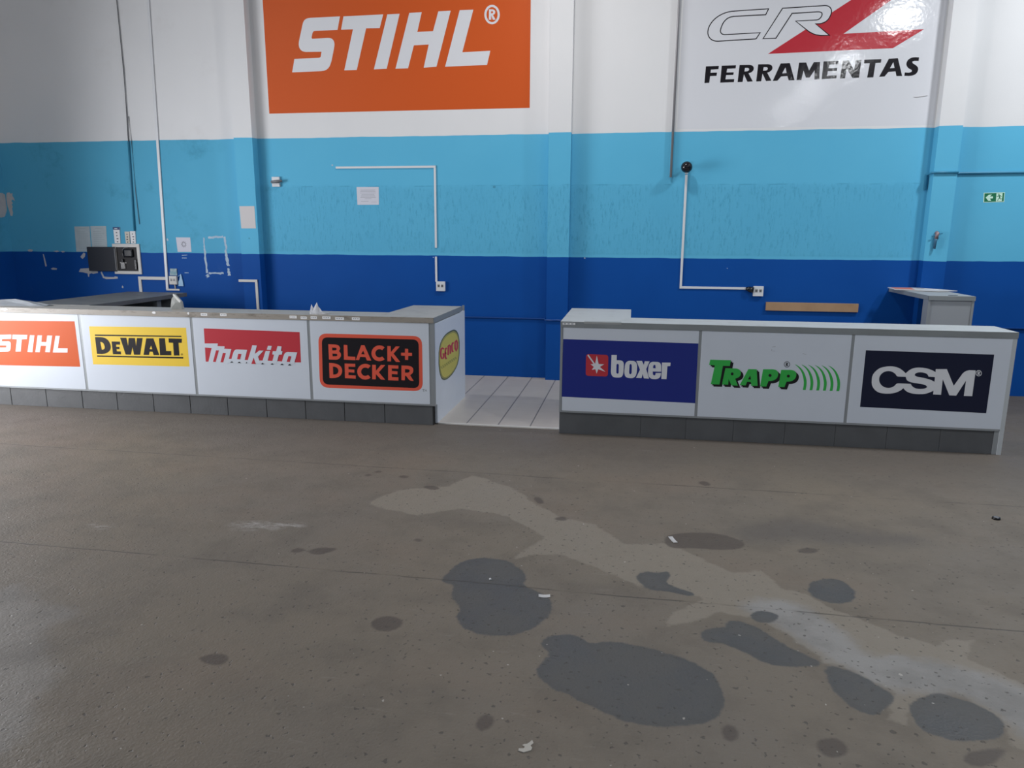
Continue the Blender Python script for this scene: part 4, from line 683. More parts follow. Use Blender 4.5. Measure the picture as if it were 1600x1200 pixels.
  (1,'print_white',[(20818,6278),(20828,6456),(20847,6559),(20868,6637),(20895,6706),(20935,6784),(21023,6919),(21157,7072),(21227,7138),(21293,7192),(21356,7234),(21441,7281),(21601,7342),(21882,7407),(22045,7431),(22185,7441),(22328,7441),(22441,7432),(22583,7409),(22709,7379),(22820,7344),(22905,7310),(23010,7257),(23123,7186),(23243,7096),(23496,6869),(23663,7062),(23763,7156),(23859,7228),(23953,7284),(24030,7319),(24133,7354),(24256,7384),(24380,7402),(24543,7410),(24817,7398),(25120,7356),(25370,7289),(25634,7183),(25734,7132),(25858,7054),(25841,7320),(26719,7351),(27426,5926),(27992,7011),(28142,7174),(28293,7265),(28502,7322),(28981,7317),(28979,5083),(28323,5079),(28335,6420),(27720,5078),(27177,5086),(26495,6465),(26513,5097),(25882,5110),(25880,5442),(25620,5287),(25471,5217),(25337,5168),(25201,5132),(25022,5102),(24708,5085),(24284,5109),(24033,5162),(23869,5222),(23765,5274),(23687,5325),(23595,5400),(23437,5561),(23348,5457),(23296,5404),(23251,5366),(23192,5322),(23054,5236),(22924,5170),(22817,5129),(22678,5089),(22426,5041),(22069,5022),(21741,5048),(21643,5065),(21563,5087),(21474,5120),(21363,5173),(21246,5249),(21160,5322),(21063,5427),(20985,5535),(20941,5609),(20908,5678),(20883,5742),(20859,5828),(20833,5981)]),
  (2,'ink_navy',[(22898,6307),(22899,6163),(22872,6022),(22816,5891),(22736,5775),(22633,5679),(22511,5605),(22376,5557),(22232,5537),(22085,5546),(21941,5582),(21805,5646),(21682,5734),(21578,5843),(21496,5969),(21440,6107),(21411,6251),(21411,6397),(21439,6537),(21495,6668),(21577,6783),(21680,6879),(21802,6952),(21937,6999),(22080,7019),(22227,7010),(22370,6973),(22505,6909),(22627,6821),(22731,6713),(22813,6588),(22869,6451)]),
  (3,'ink_navy',[(22640,6746),(22741,6643),(22798,6603),(22847,6581),(22912,6567),(23528,6570),(23573,6417),(23608,6345),(23648,6290),(23697,6242),(23742,6212),(23801,6179),(23868,6150),(23946,6124),(24268,6050),(24814,5992),(25000,5954),(25166,5901),(25211,5878),(25243,5853),(25278,5815),(25336,5729),(25237,5660),(25179,5628),(25131,5608),(25069,5590),(24946,5567),(24827,5555),(24728,5553),(24616,5560),(24516,5574),(24427,5596),(24355,5623),(24276,5662),(24210,5704),(24154,5750),(24113,5791),(24068,5850),(23994,5970),(22990,5974),(22928,5964),(22882,5947),(22828,5915),(22735,5836)]),
  (2,'ink_navy',[(24230,6727),(24248,6816),(24266,6856),(24285,6883),(24317,6911),(24368,6938),(24425,6961),(24476,6976),(24539,6988),(24654,6997),(24755,6997),(24835,6990),(24936,6973),(25040,6947),(25094,6927),(25138,6905),(25183,6876),(25219,6847),(25252,6812),(25276,6781),(25301,6738),(25338,6652),(25850,6633),(25862,6219),(25648,6333),(25476,6400),(25204,6471),(24702,6575),(24458,6607),(24406,6621),(24365,6637),(24316,6664)]),
  (1,'print_white',[(29487,7093),(29489,7034),(29478,6978),(29456,6927),(29423,6884),(29382,6851),(29334,6829),(29282,6821),(29228,6825),(29175,6843),(29126,6873),(29083,6913),(29048,6962),(29024,7018),(29011,7076),(29009,7135),(29020,7192),(29042,7243),(29075,7286),(29116,7319),(29164,7340),(29217,7348),(29270,7344),(29323,7326),(29372,7296),(29415,7256),(29450,7207),(29474,7152)]),
  (2,'ink_navy',[(29433,7091),(29434,7046),(29426,7002),(29409,6963),(29383,6930),(29352,6904),(29315,6888),(29274,6881),(29233,6885),(29192,6898),(29154,6921),(29121,6952),(29094,6990),(29075,7033),(29065,7078),(29064,7124),(29073,7167),(29090,7206),(29115,7240),(29147,7265),(29184,7282),(29224,7288),(29266,7285),(29306,7271),(29344,7248),(29377,7217),(29404,7179),(29423,7136)]),
  (3,'print_white',[(29138,7222),(29241,7226),(29261,7224),(29277,7220),(29294,7214),(29309,7206),(29321,7197),(29329,7186),(29336,7175),(29339,7164),(29341,7151),(29340,7137),(29336,7122),(29331,7110),(29323,7099),(29315,7092),(29304,7085),(29280,7075),(29377,6948),(29291,6945),(29217,7066),(29242,6943),(29168,6940)]),
  (4,'ink_navy',[(29209,7170),(29247,7172),(29254,7170),(29260,7167),(29266,7161),(29276,7147),(29267,7130),(29261,7123),(29255,7120),(29246,7117),(29216,7116)]),
 ],
 'sign_exit': [
  (0,'exit_pale',[(38806,23290),(40992,23347),(41049,22290),(38892,22228)]),
  (1,'exit_green',[(38899,23225),(40937,23280),(40974,22345),(38968,22300)]),
  (2,'exit_pale',[(39065,22771),(39368,23079),(39672,23107),(39483,22891),(39819,22897),(39829,22680),(39514,22645),(39691,22420),(39385,22404)]),
  (2,'exit_pale',[(40128,23225),(40761,23242),(40794,22370),(40177,22354)]),
  (3,'exit_green',[(40455,23116),(40451,23083),(40431,23058),(40400,23049),(40367,23058),(40341,23083),(40328,23117),(40332,23150),(40352,23175),(40383,23184),(40416,23175),(40442,23150)]),
  (3,'exit_green',[(40354,23020),(40500,23032),(40585,22719),(40488,22683)]),
  (3,'exit_green',[(40497,22745),(40379,22644),(40302,22421),(40358,22393),(40430,22602),(40538,22694)]),
  (3,'exit_green',[(40503,22707),(40573,22578),(40785,22591),(40774,22654),(40602,22643),(40554,22732)]),
  (3,'exit_green',[(40357,23006),(40286,22920),(40185,22920),(40193,22857),(40319,22857),(40405,22962)]),
  (3,'exit_green',[(40487,22967),(40575,22933),(40661,22843),(40700,22884),(40603,22986),(40500,23025)]),
 ],
}
# stains and lighter grey patches on the concrete, outlines in millimetres on the floor
STAIN_WET = [[(-964,3562),(-941,3684),(-924,3769),(-849,3851),(-741,3879),(-621,3840),(-529,3717),(-508,3642),(-526,3579),(-468,3538),(-377,3483),(-333,3388),(-341,3259),(-399,3147),(-493,3062),(-597,3044),(-711,3075),(-776,3141),(-800,3210),(-783,3277),(-830,3335),(-876,3410),(-871,3504),(-958,3541)],
 [(-353,3025),(-317,3101),(-230,3130),(-160,3100),(-135,3049),(-49,3100),(97,3081),(238,3035),(332,2988),(394,2926),(431,2840),(429,2710),(401,2625),(336,2576),(262,2544),(141,2523),(32,2533),(-69,2584),(-189,2656),(-288,2716),(-351,2785),(-336,2885),(-291,2930),(-341,2987)],
 [(399,3274),(461,3302),(508,3302),(508,3361),(562,3401),(646,3355),(716,3252),(785,3169),(856,3116),(882,3083),(838,3039),(728,3020),(624,3038),(553,3115),(503,3160),(402,3156),(366,3205)],
 [(890,3060),(963,3060),(1017,3022),(1073,2951),(1130,2894),(1064,2799),(1016,2721),(954,2750),(898,2812),(875,2916)],
 [(1145,2793),(1197,2874),(1288,2926),(1381,2916),(1451,2856),(1486,2802),(1472,2733),(1415,2668),(1324,2635),(1214,2634),(1139,2676)],
 [(988,3848),(1072,3927),(1174,3937),(1225,3852),(1219,3744),(1130,3644),(1037,3644),(976,3719)],
 [(76,3803),(138,3854),(208,3846),(262,3883),(266,3797),(221,3732),(303,3691),(389,3617),(363,3595),(250,3628),(151,3628),(101,3693)],
 [(631,3460),(701,3510),(773,3484),(758,3405),(678,3369),(632,3413)]]
STAIN_BROWN = [[(253,4342),(305,4411),(507,4478),(659,4439),(744,4355),(711,4256),(575,4209),(409,4216),(294,4182),(255,4255)],
 [(1019,4287),(1096,4347),(1173,4323),(1113,4258),(1040,4254)],
 [(534,5434),(598,5490),(656,5404),(598,5358)],
 [(-647,4862),(-616,4946),(-543,4816),(-570,4761)],
 [(-467,4531),(-387,4591),(-360,4522),(-409,4486)],
 [(395,2567),(445,2594),(462,2541),(437,2483),(398,2494)],
 [(724,2532),(804,2582),(855,2537),(821,2472),(750,2451)],
 [(1236,2551),(1410,2632),(1428,2601),(1297,2496),(1237,2502)],
 [(-1191,3065),(-1171,3121),(-1096,3143),(-1033,3108),(-1029,3034),(-1079,2997),(-1143,3000)],
 [(-1817,2666),(-1768,2700),(-1706,2686),(-1683,2639),(-1711,2605),(-1775,2611),(-1831,2651)],
 [(-1943,3764),(-1913,3806),(-1853,3798),(-1855,3748),(-1909,3734)],
 [(-1841,3782),(-1785,3838),(-1669,3849),(-1674,3812),(-1739,3733),(-1813,3742)],
 [(-1279,4032),(-1249,4066),(-1202,4045),(-1222,4008)],
 [(-532,2426),(-513,2488),(-467,2476),(-462,2420),(-492,2381),(-521,2391)],
 [(-2009,5150),(-1989,5201),(-1931,5164),(-1956,5113)],
 [(-1960,5238),(-1934,5283),(-1889,5267),(-1903,5217)],
 [(-1733,5161),(-1706,5213),(-1643,5177),(-1673,5126)],
 [(-1494,4982),(-1422,5023),(-1332,4961),(-1402,4907)]]
STAIN_LIGHT = [[(-1766,4598),(-1627,4887),(-1298,5017),(-1167,5310),(-824,5074),(-590,4745),(-394,4544),(-179,4472),(9,4202),(297,4253),(501,4020),(628,3904),(778,3986),(799,3910),(857,3770),(959,3716),(1056,3598),(1178,3493),(1293,3394),(1458,3312),(1509,3376),(1628,3396),(1534,3221),(1685,3056),(1732,2956),(1539,2570),(1445,2638),(1481,2791),(1390,2939),(1295,2944),(1145,2793),(1110,2689),(1025,2713),(1130,2894),(1021,3034),(903,3087),(784,3306),(627,3428),(492,3454),(344,3335),(204,3263),(255,3394),(356,3509),(427,3589),(269,3667),(84,3671),(-73,3797),(-341,3984),(-489,3958),(-611,3893),(-481,4212),(-600,4344),(-779,4533),(-916,4566),(-1100,4593),(-1367,4428),(-1616,4501)]]
PATCH_GREY = [[(586,3582),(836,3660),(977,3520),(1068,3355),(1065,3191),(1227,3193),(1420,3176),(1584,3108),(1673,3032),(1735,2915),(1599,2647),(1490,2736),(1490,2812),(1456,2867),(1390,2939),(1265,2928),(1108,2901),(997,3042),(909,3113),(789,3336),(658,3433)],
 [(-3550,2999),(-3192,3026),(-3181,3136),(-2948,2965),(-2608,2927),(-2648,2827),(-2686,2732),(-2559,2589),(-2413,2513),(-2293,2392),(-2306,2240),(-2172,2107),(-2161,1953),(-2426,1891)]]
STAIN_DUST = [[(-2528,4082),(-2364,4149),(-2150,4165),(-2004,4137),(-2102,4067),(-2291,4013),(-2435,3997)],
 [(-3391,3891),(-3326,3924),(-3163,3889),(-3228,3857)]]
STAIN_HAZE = [[(628,4510),(855,4710),(1159,4820),(1429,4704),(1880,4630),(1795,4494),(1345,4391),(1079,4439),(759,4334)]]
STAIN_JOINT = [[(-5411,5337),(-4619,5402),(-3705,5351),(-2801,5380),(-1916,5369),(-894,5344),(489,5310),(1123,5285),(2718,5250)],
 [(-3693,3548),(-3269,3558),(-2954,3559),(-2470,3540),(-2041,3548),(-1350,3572),(-960,3548),(-433,3530),(-64,3537),(357,3522),(851,3498),(1094,3509),(1557,3498),(1876,3462)]]

# ------------------------------------------------------------------ mesh helpers
ORG = {}
class MB:
    """collects boxes, prisms and tubes; build() links them as ONE mesh object"""
    def __init__(s): s.bm = bmesh.new()
    def mark(s, faces, mi):
        for f in faces: f.material_index = mi
        return s
    def box(s, x0, x1, y0, y1, z0, z1, mi=0, bev=0.0):
        r = bmesh.ops.create_cube(s.bm, size=1.0)
        vs = r['verts']
        for v in vs:
            v.co = Vector((x0 + (v.co.x + .5) * (x1 - x0), y0 + (v.co.y + .5) * (y1 - y0), z0 + (v.co.z + .5) * (z1 - z0)))
        fs = list({f for v in vs for f in v.link_faces})
        s.mark(fs, mi)
        if bev:
            es = list({e for v in vs for e in v.link_edges})
            rr = bmesh.ops.bevel(s.bm, geom=es, offset=bev, segments=2, affect='EDGES', profile=0.6)
            s.mark(rr['faces'], mi)
        return s
    def plate(s, pts, axis, a0, a1, mi=0):
        """prism of a 2-D outline: axis 'y' -> outline (x, z) from a0 (front) to a1, 'x' -> (y, z), 'z' -> (x, y)"""
        q = []
        for p in pts:
            if not q or math.hypot(p[0] - q[-1][0], p[1] - q[-1][1]) > 1e-5: q.append(p)
        if math.hypot(q[0][0] - q[-1][0], q[0][1] - q[-1][1]) < 1e-5: q.pop()
        mk = {'y': lambda p, a: (p[0], a, p[1]), 'x': lambda p, a: (a, p[0], p[1]), 'z': lambda p, a: (p[0], p[1], a)}[axis]
        A = [s.bm.verts.new(mk(p, a0)) for p in q]
        B = [s.bm.verts.new(mk(p, a1)) for p in q]
        f0 = s.bm.faces.new(A); f1 = s.bm.faces.new(B[::-1])
        fs = [f0, f1]
        n = len(q)
        for i in range(n): fs.append(s.bm.faces.new((A[i], B[i], B[(i + 1) % n], A[(i + 1) % n])))
        s.mark(fs, mi)
        big = [f for f in (f0, f1) if n > 4]
        fs2 = [f for f in fs if f not in big]
        if big:
            for f in big: f.normal_update()
            r = bmesh.ops.triangulate(s.bm, faces=big)
            s.mark(r['faces'], mi); fs2 += r['faces']
        bmesh.ops.recalc_face_normals(s.bm, faces=fs2)
        return s
    def tube(s, pts, r, n=10, mi=0, closed_ends=True):
        pts = [Vector(p) for p in pts]
        rings = []
        up = Vector((0, 0, 1))
        for i, p in enumerate(pts):
            d = (pts[min(i + 1, len(pts) - 1)] - pts[max(i - 1, 0)]).normalized()
            a = d.cross(up)
            if a.length < 1e-3: a = d.cross(Vector((0, 1, 0)))
            a.normalize(); b = d.cross(a).normalized()
            rr = r[i] if isinstance(r, (list, tuple)) else r
            rings.append([s.bm.verts.new(p + a * rr * math.cos(2 * math.pi * k / n) + b * rr * math.sin(2 * math.pi * k / n)) for k in range(n)])
        fs = []
        for A, B in zip(rings, rings[1:]):
            for k in range(n): fs.append(s.bm.faces.new((A[k], A[(k + 1) % n], B[(k + 1) % n], B[k])))
        for f in fs: f.smooth = True
        if closed_ends:
            fs.append(s.bm.faces.new(rings[0][::-1])); fs.append(s.bm.faces.new(rings[-1]))
        s.mark(fs, mi)
        bmesh.ops.recalc_face_normals(s.bm, faces=fs)
        return s
    def ball(s, c, r, mi=0, sy=1.0):
        q = bmesh.ops.create_uvsphere(s.bm, u_segments=24, v_segments=16, radius=r)
        for v in q['verts']: v.co = Vector((v.co.x + c[0], v.co.y * sy + c[1], v.co.z + c[2]))
        for f in {f for v in q['verts'] for f in v.link_faces}: f.smooth = True; f.material_index = mi
        return s
    def build(s, name, mats, parent=None, origin=None):
        if not isinstance(mats, (list, tuple)): mats = [mats]
        o_ = ORG.get(parent.name, Vector((0, 0, 0))) if parent else (Vector(origin) if origin else Vector((0, 0, 0)))
        for v in s.bm.verts: v.co -= o_
        me = bpy.data.meshes.new(name)
        s.bm.to_mesh(me); s.bm.free()
        for m in mats: me.materials.append(m)
        o = bpy.data.objects.new(name, me)
        C.objects.link(o)
        if parent: o.parent = parent
        else: o.location = o_
        ORG[o.name] = o_
        return o

def tag(o, label, cat, group=None):
    o['label'] = label; o['category'] = cat
    if group: o['group'] = group
    return o
def thing(name, label, cat, loc, group=None):
    o = bpy.data.objects.new(name, None)
    C.objects.link(o)
    o.empty_display_size = 0.1
    o.location = loc
    ORG[o.name] = Vector(loc)
    return tag(o, label, cat, group)
def struct(o):
    o['kind'] = 'structure'
    return o
def part(o, label):
    o['label'] = label
    return o

def art(key, name, parent, plane, axis='y', inks=INK, step=0.0006):
    """printed sheet: every outline a film of its own thickness"""
    b = MB(); used = []
    for lay, ink, P in ART[key]:
        if ink not in used: used.append(ink)
        pts = [(u / 10000, v / 10000) for u, v in P]
        if axis == 'y': b.plate(pts, 'y', plane - (lay + 1) * step, plane, used.index(ink))
        else: b.plate(pts, 'x', plane + (lay + 1) * step, plane, used.index(ink))
    return b.build(name, [inks[k] for k in used], parent)

# ------------------------------------------------------------------ the room
def chaikin(P, rounds=2):
    for _ in range(rounds):
        out = []
        n = len(P)
        for i in range(n):
            a, b = P[i], P[(i + 1) % n]
            out += [(a[0] * .75 + b[0] * .25, a[1] * .75 + b[1] * .25), (a[0] * .25 + b[0] * .75, a[1] * .25 + b[1] * .75)]
        P = out
    return P

def build_floor():
    fx = np.arange(-7.6, 7.2, 0.025); fy = np.arange(1.2, 6.8, 0.025)
    xs = np.concatenate(([-9.0, -8.5, -8.0], fx, [7.6, 8.5, 10.0, 12.0])); ys = np.concatenate(([-14.0, -8, -3, 0, 0.8], fy, [7.2, 8, 9.4]))
    X, Y = np.meshgrid(xs, ys)
    nx, ny = len(xs), len(ys)
    co = np.stack([X.ravel(), Y.ravel(), np.zeros(nx * ny)], 1)
    idx = np.arange(nx * ny).reshape(ny, nx)
    quads = np.stack([idx[:-1, :-1], idx[:-1, 1:], idx[1:, 1:], idx[1:, :-1]], -1).reshape(-1, 4)
    me = bpy.data.meshes.new('floor')
    me.vertices.add(len(co)); me.vertices.foreach_set('co', co.ravel())
    me.loops.add(quads.size); me.loops.foreach_set('vertex_index', quads.ravel())
    me.polygons.add(len(quads))
    me.polygons.foreach_set('loop_start', np.arange(0, quads.size, 4)); me.polygons.foreach_set('loop_total', np.full(len(quads), 4))
    me.update(calc_edges=True)
    for name, polys, sm in (('wet', STAIN_WET, 2), ('brown', STAIN_BROWN, 2), ('light', STAIN_LIGHT, 0), ('grey', PATCH_GREY, 2), ('dust', STAIN_DUST, 2), ('haze', STAIN_HAZE, 2)):
        sd = np.full(len(co), -0.5)
        for P in polys:
            V = np.array(chaikin([(a / 1000, b / 1000) for a, b in P], sm))
            lo, hi = V.min(0) - 0.5, V.max(0) + 0.5
            sel = np.where((co[:, 0] > lo[0]) & (co[:, 0] < hi[0]) & (co[:, 1] > lo[1]) & (co[:, 1] < hi[1]))[0]
            p = co[sel, :2]
            d2 = np.full(len(sel), 9.0); ins = np.zeros(len(sel), bool)
            for a, b in zip(V, np.roll(V, -1, 0)):
                e = b - a; w = p - a
                tt = np.clip((w @ e) / max(e @ e, 1e-12), 0, 1)
                q = w - tt[:, None] * e
                d2 = np.minimum(d2, (q * q).sum(1))
                c = (a[1] <= p[:, 1]) != (b[1] <= p[:, 1])
                if abs(e[1]) > 1e-12: ins ^= c & (p[:, 0] < a[0] + (p[:, 1] - a[1]) * e[0] / e[1])
            s_ = np.where(ins, 1, -1) * np.sqrt(d2)
            sd[sel] = np.maximum(sd[sel], s_)
        at = me.attributes.new(name, 'FLOAT', 'POINT')
        at.data.foreach_set('value', sd.astype(np.float32))
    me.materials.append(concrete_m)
    o = bpy.data.objects.new('floor', me)
    C.objects.link(o)
    return struct(o)
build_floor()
struct(MB().box(LX, 3.10, 6.785, WY, 0.0, 0.012).build('floor_tiled', tile_m))
struct(MB().box(-1.84, -0.62, 6.762, 6.785, 0.0, 0.016, bev=0.003).build('trim_1', mat('pale_threshold', (0.62, 0.60, 0.57), 0.45)))

def build_back_wall():
    b = MB()
    b.box(LX - 0.2, 12.0, WY, WY + 0.2, 0, 7.2)
    for x0, x1 in ((-5.145, -4.89), (-1.06, -0.79), (3.285, 3.53)):
        b.box(x0, x1, PY, WY, 0, 7.2)
    y = WY
    # bare patches where old notices tore the paint off
    for pts in ([(-8.715, 2.34), (-8.70, 2.375), (-8.66, 2.38), (-8.645, 2.36), (-8.612, 2.37), (-8.622, 2.335), (-8.600, 2.30), (-8.592, 2.262), (-8.625, 2.285), (-8.648, 2.262), (-8.626, 2.235), (-8.650, 2.215), (-8.636, 2.185), (-8.652, 2.16), (-8.645, 2.10), (-8.662, 2.055), (-8.690, 2.062), (-8.700, 2.12), (-8.716, 2.19), (-8.722, 2.28)],
                [(-7.710, 1.290), (-7.680, 1.335), (-7.550, 1.345), (-7.480, 1.310), (-7.410, 1.300), (-7.410, 1.280), (-7.490, 1.265), (-7.510, 1.275), (-7.550, 1.262), (-7.555, 1.225), (-7.570, 1.225), (-7.575, 1.270), (-7.650, 1.285)],
                [(-7.350, 1.300), (-7.320, 1.230), (-7.270, 1.225), (-7.170, 1.225), (-7.150, 1.235), (-7.110, 1.230), (-7.110, 1.205), (-7.170, 1.200), (-7.290, 1.195), (-7.340, 1.210), (-7.370, 1.290)],
                [(-7.66, 1.50), (-7.60, 1.56), (-7.575, 1.545), (-7.59, 1.50), (-7.63, 1.47)],
                [(-8.490, 1.585), (-8.450, 1.600), (-8.400, 1.590), (-8.420, 1.565), (-8.470, 1.565)],
                [(-8.150, 1.330), (-8.110, 1.345), (-8.050, 1.335), (-8.060, 1.315), (-8.130, 1.315)],
                [(-8.250, 1.530), (-8.235, 1.530), (-8.210, 1.370), (-8.225, 1.355), (-8.235, 1.365)],
                [(-7.065, 1.085), (-7.050, 1.110), (-7.035, 1.090), (-7.045, 1.070)],
                [(-8.080, 1.575), (-8.010, 1.585), (-7.980, 1.570), (-8.030, 1.560)], [(-7.960, 1.570), (-7.920, 1.582), (-7.890, 1.566), (-7.930, 1.556)]):
        b.plate(pts, 'y', y - 0.001, y + 0.01, 1)
    # ragged glue frame left by a torn poster
    def ragged(x0, z0, x1, z1, w):
        n = 9; L = []; R = []
        dx, dz = x1 - x0, z1 - z0; l = math.hypot(dx, dz); nx, nz = -dz / l, dx / l
        for i in range(n + 1):
            k = i / n; a = w * random.uniform(.25, .75); c = w * random.uniform(.25, .75)
            L.append((x0 + dx * k + nx * a, z0 + dz * k + nz * a)); R.append((x0 + dx * k - nx * c, z0 + dz * k - nz * c))
        b.plate(L + R[::-1], 'y', y - 0.001, y + 0.01, 2)
    for s_ in ((-5.755, 1.775, -5.755, 1.60, .022), (-5.757, 1.60, -5.745, 1.30, .03), (-5.69, 1.775, -5.47, 1.79, .026), (-5.452, 1.79, -5.43, 1.62, .026), (-5.445, 1.62, -5.425, 1.40, .036), (-5.425, 1.37, -5.42, 1.27, .034), (-5.72, 1.30, -5.50, 1.302, .03), (-5.75, 1.28, -5.73, 1.245, .045),
               (-6.30, 1.76, -6.29, 1.73, .02), (-6.33, 1.80, -6.32, 1.785, .014), (-6.10, 1.535, -6.02, 1.54, .008), (-6.10, 1.50, -6.03, 1.50, .008), (-6.08, 1.30, -6.02, 1.30, .008)):
        ragged(*s_)
    # a few flakes and filled holes
    for x, z, r in ((-3.874, 2.702, .012), (-2.55, 1.545, .007), (-0.60, 1.555, .009), (-5.19, 1.77, .012), (-5.02, 1.77, .012), (1.13, 1.45, .006), (-1.75, 2.42, .02)):
        b.plate([(x + r * math.cos(a), z + r * math.sin(a) * .8) for a in np.linspace(0, 2 * math.pi, 9)[:-1]], 'y', (PY if -5.145 < x < -4.89 else y) - 0.0008, y + .01, 3 if x > -3 and z > 2 or x < -5 else 2)
    b.plate([(3.03, 3.372), (3.17, 3.385), (3.172, 3.382), (3.06, 3.366)], 'y', y - 0.0055, y, 1)
    o = b.build('wall_back', [wall_m, plaster_m, glue_m, mat('dull_filler', (0.05, 0.27, 0.42), 0.7)])
    return struct(o)
build_back_wall()

def build_left_wall():
    b = MB()
    b.box(LX - 0.2, LX, -14, 3.0, 0, 7.2)
    b.box(LX - 0.2, LX, 6.4, WY, 0, 7.2)
    b.box(LX - 0.2, LX, 3.0, 6.4, 3.1, 7.2)
    b.plate([(WY - 0.003, 2.35), (WY - 0.05, 2.37), (WY - 0.25, 2.36), (WY - 0.35, 2.3), (WY - 0.3, 2.14), (WY - 0.12, 2.03), (WY - 0.05, 2.05), (WY - 0.003, 2.14)], 'x', LX + 0.001, LX - 0.01, 1)
    return struct(b.build('wall_left', [wall_m, plaster_m]))
build_left_wall()
struct(MB().box(12.0, 12.2, -14, WY, 0, 7.2).build('wall_right', wall_m))
struct(MB().box(LX - 0.2, 12.2, -14, WY + 0.2, 7.2, 7.4).build('ceiling', mat('grey_roof_sheet', (0.42, 0.43, 0.45), 0.6)))

# ------------------------------------------------------------------ wall banners
ob = art('banner_orange', 'wall_banner', None, WY)
tag(ob, 'large orange wall banner with slanted white capital lettering', 'banner')
cb = art('banner_cr', 'wall_banner', None, WY, inks=INK_GLOSS, step=0.0004)
tag(cb, 'glossy white wall banner with a red slash emblem above black lettering', 'banner')

# ------------------------------------------------------------------ left counter
def price_label(x, z, w, h, tilt, parent, y):
    b = MB()
    b.box(x - w / 2, x + w / 2, y - 0.0012, y, z - h / 2, z + h / 2)
    for k in range(3):
        xx = x - w * .36 + k * w * .26
        b.box(xx, xx + w * random.uniform(.1, .2), y - 0.0017, y - 0.001, z - h * .12, z + h * .18, 1)
    return part(b.build('price_label', [paper, text_m], parent), 'small white paper label stuck on the counter edge')

def left_counter():
    t = thing('service_counter', 'long white service counter on the left with four printed front panels and a worn top', 'counter', (-4.3, DL + 0.3, 0))
    f = DL
    b = MB()                                                     # tiled skirting
    xs = [-7.85, -7.43, -7.01, -6.587, -6.155, -5.724, -5.313, -4.891, -4.472, -4.054, -3.625, -3.204, -2.79, -2.372, -1.878]
    b.box(xs[0], xs[-1] - 0.004, f + 0.026, f + 0.09, 0, 0.20, 1)
    for x0, x1 in zip(xs, xs[1:]):
        b.box(x0 + 0.0035, x1 - 0.0035, f + 0.02, f + 0.032, 0.0, 0.198, 0, bev=0.0015)
    b.box(-1.890, -1.872, f + 0.022, f + 0.085, 0, 0.199, 1)
    b.build('plinth', [plinth_m, joint_m], t)
    div = [-6.895, -5.634, -4.371, -3.119, -1.887]
    signs = [('sign_orange', 'white panel with an orange sign'), ('sign_yellow', 'white panel with a yellow sign'), ('sign_red', 'white panel with a red sign'), ('sign_black_orange', 'white panel with a black and orange sign')]
    for (x0, x1), (sg, lb) in zip(zip(div, div[1:]), signs):
        p = part(MB().box(x0 + 0.014, x1 - 0.014, f + 0.0, f + 0.022, 0.213, 1.006, bev=0.002).build('front_panel', white_board, t), lb)
        art(sg, 'printed_sign', p, f + 0.0003)
    part(MB().box(-7.85, div[0] - 0.014, f, f + 0.022, 0.213, 1.006, bev=0.002).build('front_panel', white_board, t), 'plain white panel')
    for x in div:
        MB().box(x - 0.0145, x + 0.0145, f + 0.002, f + 0.03, 0.203, 1.006).build('frame_post', alu, t)
    MB().box(-7.85, -1.875, f + 0.001, f + 0.03, 0.197, 0.214).build('bottom_rail', alu, t)
    # worktop: shelf along the front plus the return at the gap
    b = MB()
    b.plate([(-7.85, f - 0.006), (-1.852, f - 0.006), (-1.852, 7.86), (-2.40, 7.86), (-2.42, 7.07), (-7.85, 7.07)], 'z', 1.008, 1.060, 0)
    b.box(-7.85, -1.8535, f - 0.0085, f + 0.02, 1.0075, 1.0585, 1)
    b.box(-1.870, -1.8495, f - 0.004, 7.862, 1.0085, 1.0585, 2)
    wt = b.build('worktop', [top_pale, top_worn, edge_grey], t)
    for x, z, w in ((-4.22, 1.038, .07), (-4.01, 1.04, .07), (-3.27, 1.035, .075), (-3.16, 1.03, .065), (-3.055, 1.034, .065), (-2.925, 1.036, .085), (-2.79, 1.031, .09), (-2.625, 1.033, .08)):
        price_label(x, z, w, .026, 0, wt, f - 0.0085)
    for x, z, w in ((-6.50, 1.04, .10), (-4.77, 1.043, .045), (-4.39, 1.044, .022)):
        part(MB().plate([(x - w / 2, z), (x - w * .2, z + .014), (x + w * .3, z + .012), (x + w / 2, z - .004), (x + w * .1, z - .012), (x - w * .3, z - .008)], 'y', f - 0.0105, f - 0.008).build('tape_scrap', paper, wt), 'torn white tape on the edge')
    # end of the counter beside the gap
    p = MB().plate([(6.762, 0.012), (7.98, 0.012), (7.98, 1.0), (f + 0.015, 1.0), (f + 0.015, 0.205), (6.762, 0.205)], 'x', -1.846, -1.868).build('end_panel', white_board, t)
    part(p, 'white end panel with a yellow oval sign')
    art('sign_oval', 'printed_sign', p, -1.8462, 'x')
    MB().box(-1.874, -1.8455, f - 0.001, f + 0.016, 0.196, 1.0085).build('corner_post', alu, t)
    MB().box(-1.869, -1.848, 7.96, 7.985, 0.0, 1.06).build('rear_post', alu, t)
    MB().box(-2.40, -1.87, 7.80, 7.82, 0.012, 1.008).build('back_panel', white_board, t)
    MB().box(-7.84, -2.42, 7.02, 7.04, 0.012, 1.008).build('inner_panel', white_board, t)
    return t
left_counter()

